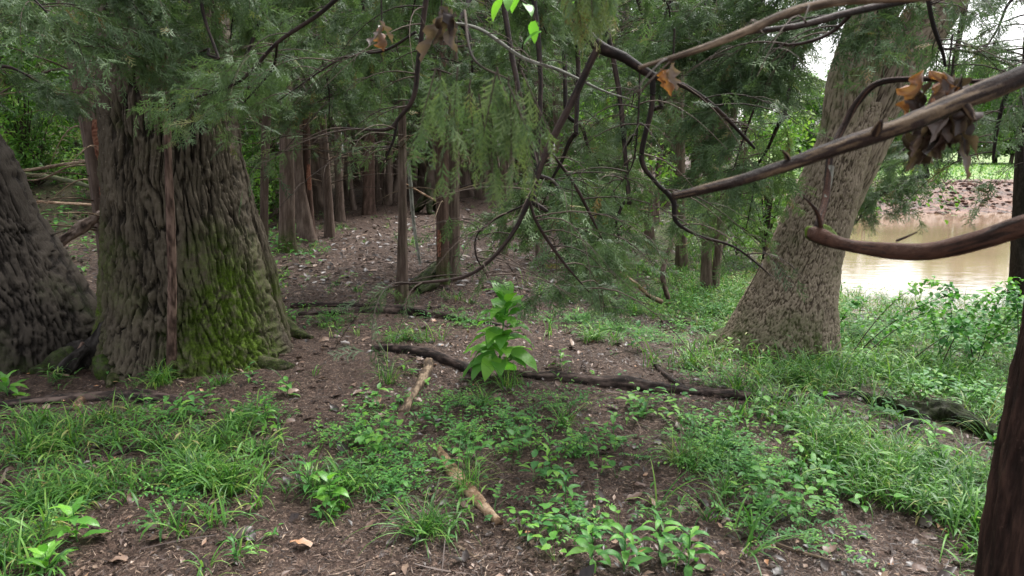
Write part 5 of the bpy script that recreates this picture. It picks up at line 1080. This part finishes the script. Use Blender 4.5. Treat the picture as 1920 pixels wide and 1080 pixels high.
Q2 = scatter(9000, -12, 12, 8.5, 22, 1.3); n = len(Q2); B_ = on(Q2)+np.array([0, 0, .012])
leaves(gl, B_, U(0, 6.28, n), U(-.1, .4, n), U(.05, .13, n), U(.03, .07, n), U(-.5, .9, n), (.88*U(0, 1, n)**1.9), 'ovate', 2, fold=.3, roll=U(-.5, .5, n))
Q3 = scatter(125000, -8, 8, 2.2, 7.5, 1.1); n = len(Q3); B_ = on(Q3)+np.column_stack([np.zeros((n, 2)), U(.003, .012, n)])
shreds(gn, B_, U(.008, .045, n), U(.0015, .006, n), U(0, 1, n)**1.2)
Q4 = scatter(60000, -10, 10, 7.5, 18, 1.3); n = len(Q4); B_ = on(Q4)+np.array([0, 0, .008])
shreds(gn, B_, U(.03, .12, n), U(.006, .018, n), U(0, 1, n)**1.1)
Q5 = scatter(700, -6, 6, 2.3, 11); n = len(Q5); B_ = on(Q5)+np.array([0, 0, .008])
leaves(gn, B_, U(0, 6.28, n), U(0, .12, n), U(.08, .28, n), U(.003, .008, n), U(-.3, .4, n), U(.1, .8, n), 'strip', 5, roll=U(-1, 1, n))
tag(gl.obj('leaf_litter', M['litter']), kind='stuff', label='brown wet dead leaves littering the forest floor', cat='leaf litter')
tag(gn.obj('bark_and_needle_litter', M['needle']), kind='stuff', label='shredded bark, needles and twigs on the mud', cat='litter')
DP = np.vstack(DROPS); DP = DP[rng.permutation(len(DP))[:3000]]
# pebbles and clods
ico = np.array([(0, 0, 1), (.9, 0, .2), (.28, .85, .25), (-.72, .53, .2), (-.72, -.53, .25), (.28, -.85, .2), (0, 0, -.6)]); icf = np.array([(0, 1, 2), (0, 2, 3), (0, 3, 4), (0, 4, 5), (0, 5, 1), (6, 2, 1), (6, 3, 2), (6, 4, 3), (6, 5, 4), (6, 1, 5)])
def pebbles(nm, n, s0, s1, mt, lab, y1=8, flat=.6):
    g = Geo(); Q_ = scatter(n, -7, 7, 2.2, y1); n = len(Q_); B_ = on(Q_); S = U(0, 1, n)**3*(s1-s0)+s0; R = rotm(U(0, 6.28, n), U(-.3, .3, n), U(-.3, .3, n))
    V = np.einsum('nij,kj->nki', R, ico)*(S[:, None, None]*np.array([1, 1, flat]))*U(.8, 1.2, (n, 7, 1))+B_[:, None]
    g.add(V.reshape(-1, 3), (icf[None]+(np.arange(n)*7)[:, None, None]).reshape(-1, 3), np.repeat(U(0, 1, n), 7)); tag(g.obj(nm, M[mt]), kind='stuff', label=lab, cat='gravel')
pebbles('pebbles', 1500, .003, .013, 'stone', 'small tan pebbles scattered on the mud')
g = Geo(); n = 5000; Qk = np.column_stack([U(8, 34, n), U(23, 30.5, n)]); Qk = Qk[(pond_s(Qk[:, 0], Qk[:, 1]) > .2) & (pond_s(Qk[:, 0], Qk[:, 1]) < 6)]; n = len(Qk); B_ = np.column_stack([Qk, H(Qk[:, 0], Qk[:, 1])]); S = U(0, 1, n)**2.5*.13+.025; R = rotm(U(0, 6.28, n), U(-.3, .3, n), U(-.3, .3, n))
V = np.einsum('nij,kj->nki', R, ico)*(S[:, None, None]*np.array([1, 1, .6]))*U(.7, 1.3, (n, 7, 1))+B_[:, None]; g.add(V.reshape(-1, 3), (icf[None]+(np.arange(n)*7)[:, None, None]).reshape(-1, 3)); tag(g.obj('mud_clods', M['bank']), kind='stuff', label='lumps of red mud on the far pond bank', cat='clods')
pebbles('soil_clods', 5000, .004, .03, 'soil', 'crumbly lumps of wet soil')
m, nt = new_mat('clear_water_drop'); finish(nt, (1, 1, 1, 1), 0.0, None)
[n for n in nt.nodes if n.type == 'BSDF_PRINCIPLED'][0].inputs['Transmission Weight'].default_value = 1.0; [n for n in nt.nodes if n.type == 'BSDF_PRINCIPLED'][0].inputs['IOR'].default_value = 1.33
g = Geo(); V = ico[None]*(U(.0012, .0026, len(DP))[:, None, None]) + DP[:, None]; g.add(V.reshape(-1, 3), (icf[None]+(np.arange(len(DP))*7)[:, None, None]).reshape(-1, 3))
tag(g.obj('water_drops', m), kind='stuff', label='tiny rain drops hanging from the cedar twigs', cat='water drops')
_c = {}
for m in bpy.data.meshes: _c[m.name.split('.')[0]] = _c.get(m.name.split('.')[0], 0) + len(m.loops)-2*len(m.polygons)
print(sorted(_c.items(), key=lambda x: -x[1])[:12])
tri = sum(len(o.data.loops)-2*len(o.data.polygons) for o in bpy.data.objects if o.type == 'MESH'); utri = sum(_c.values())
print('TOTAL tris', tri, 'unique', utri, 'objects', len(bpy.data.objects), 't', time.time()-T0)
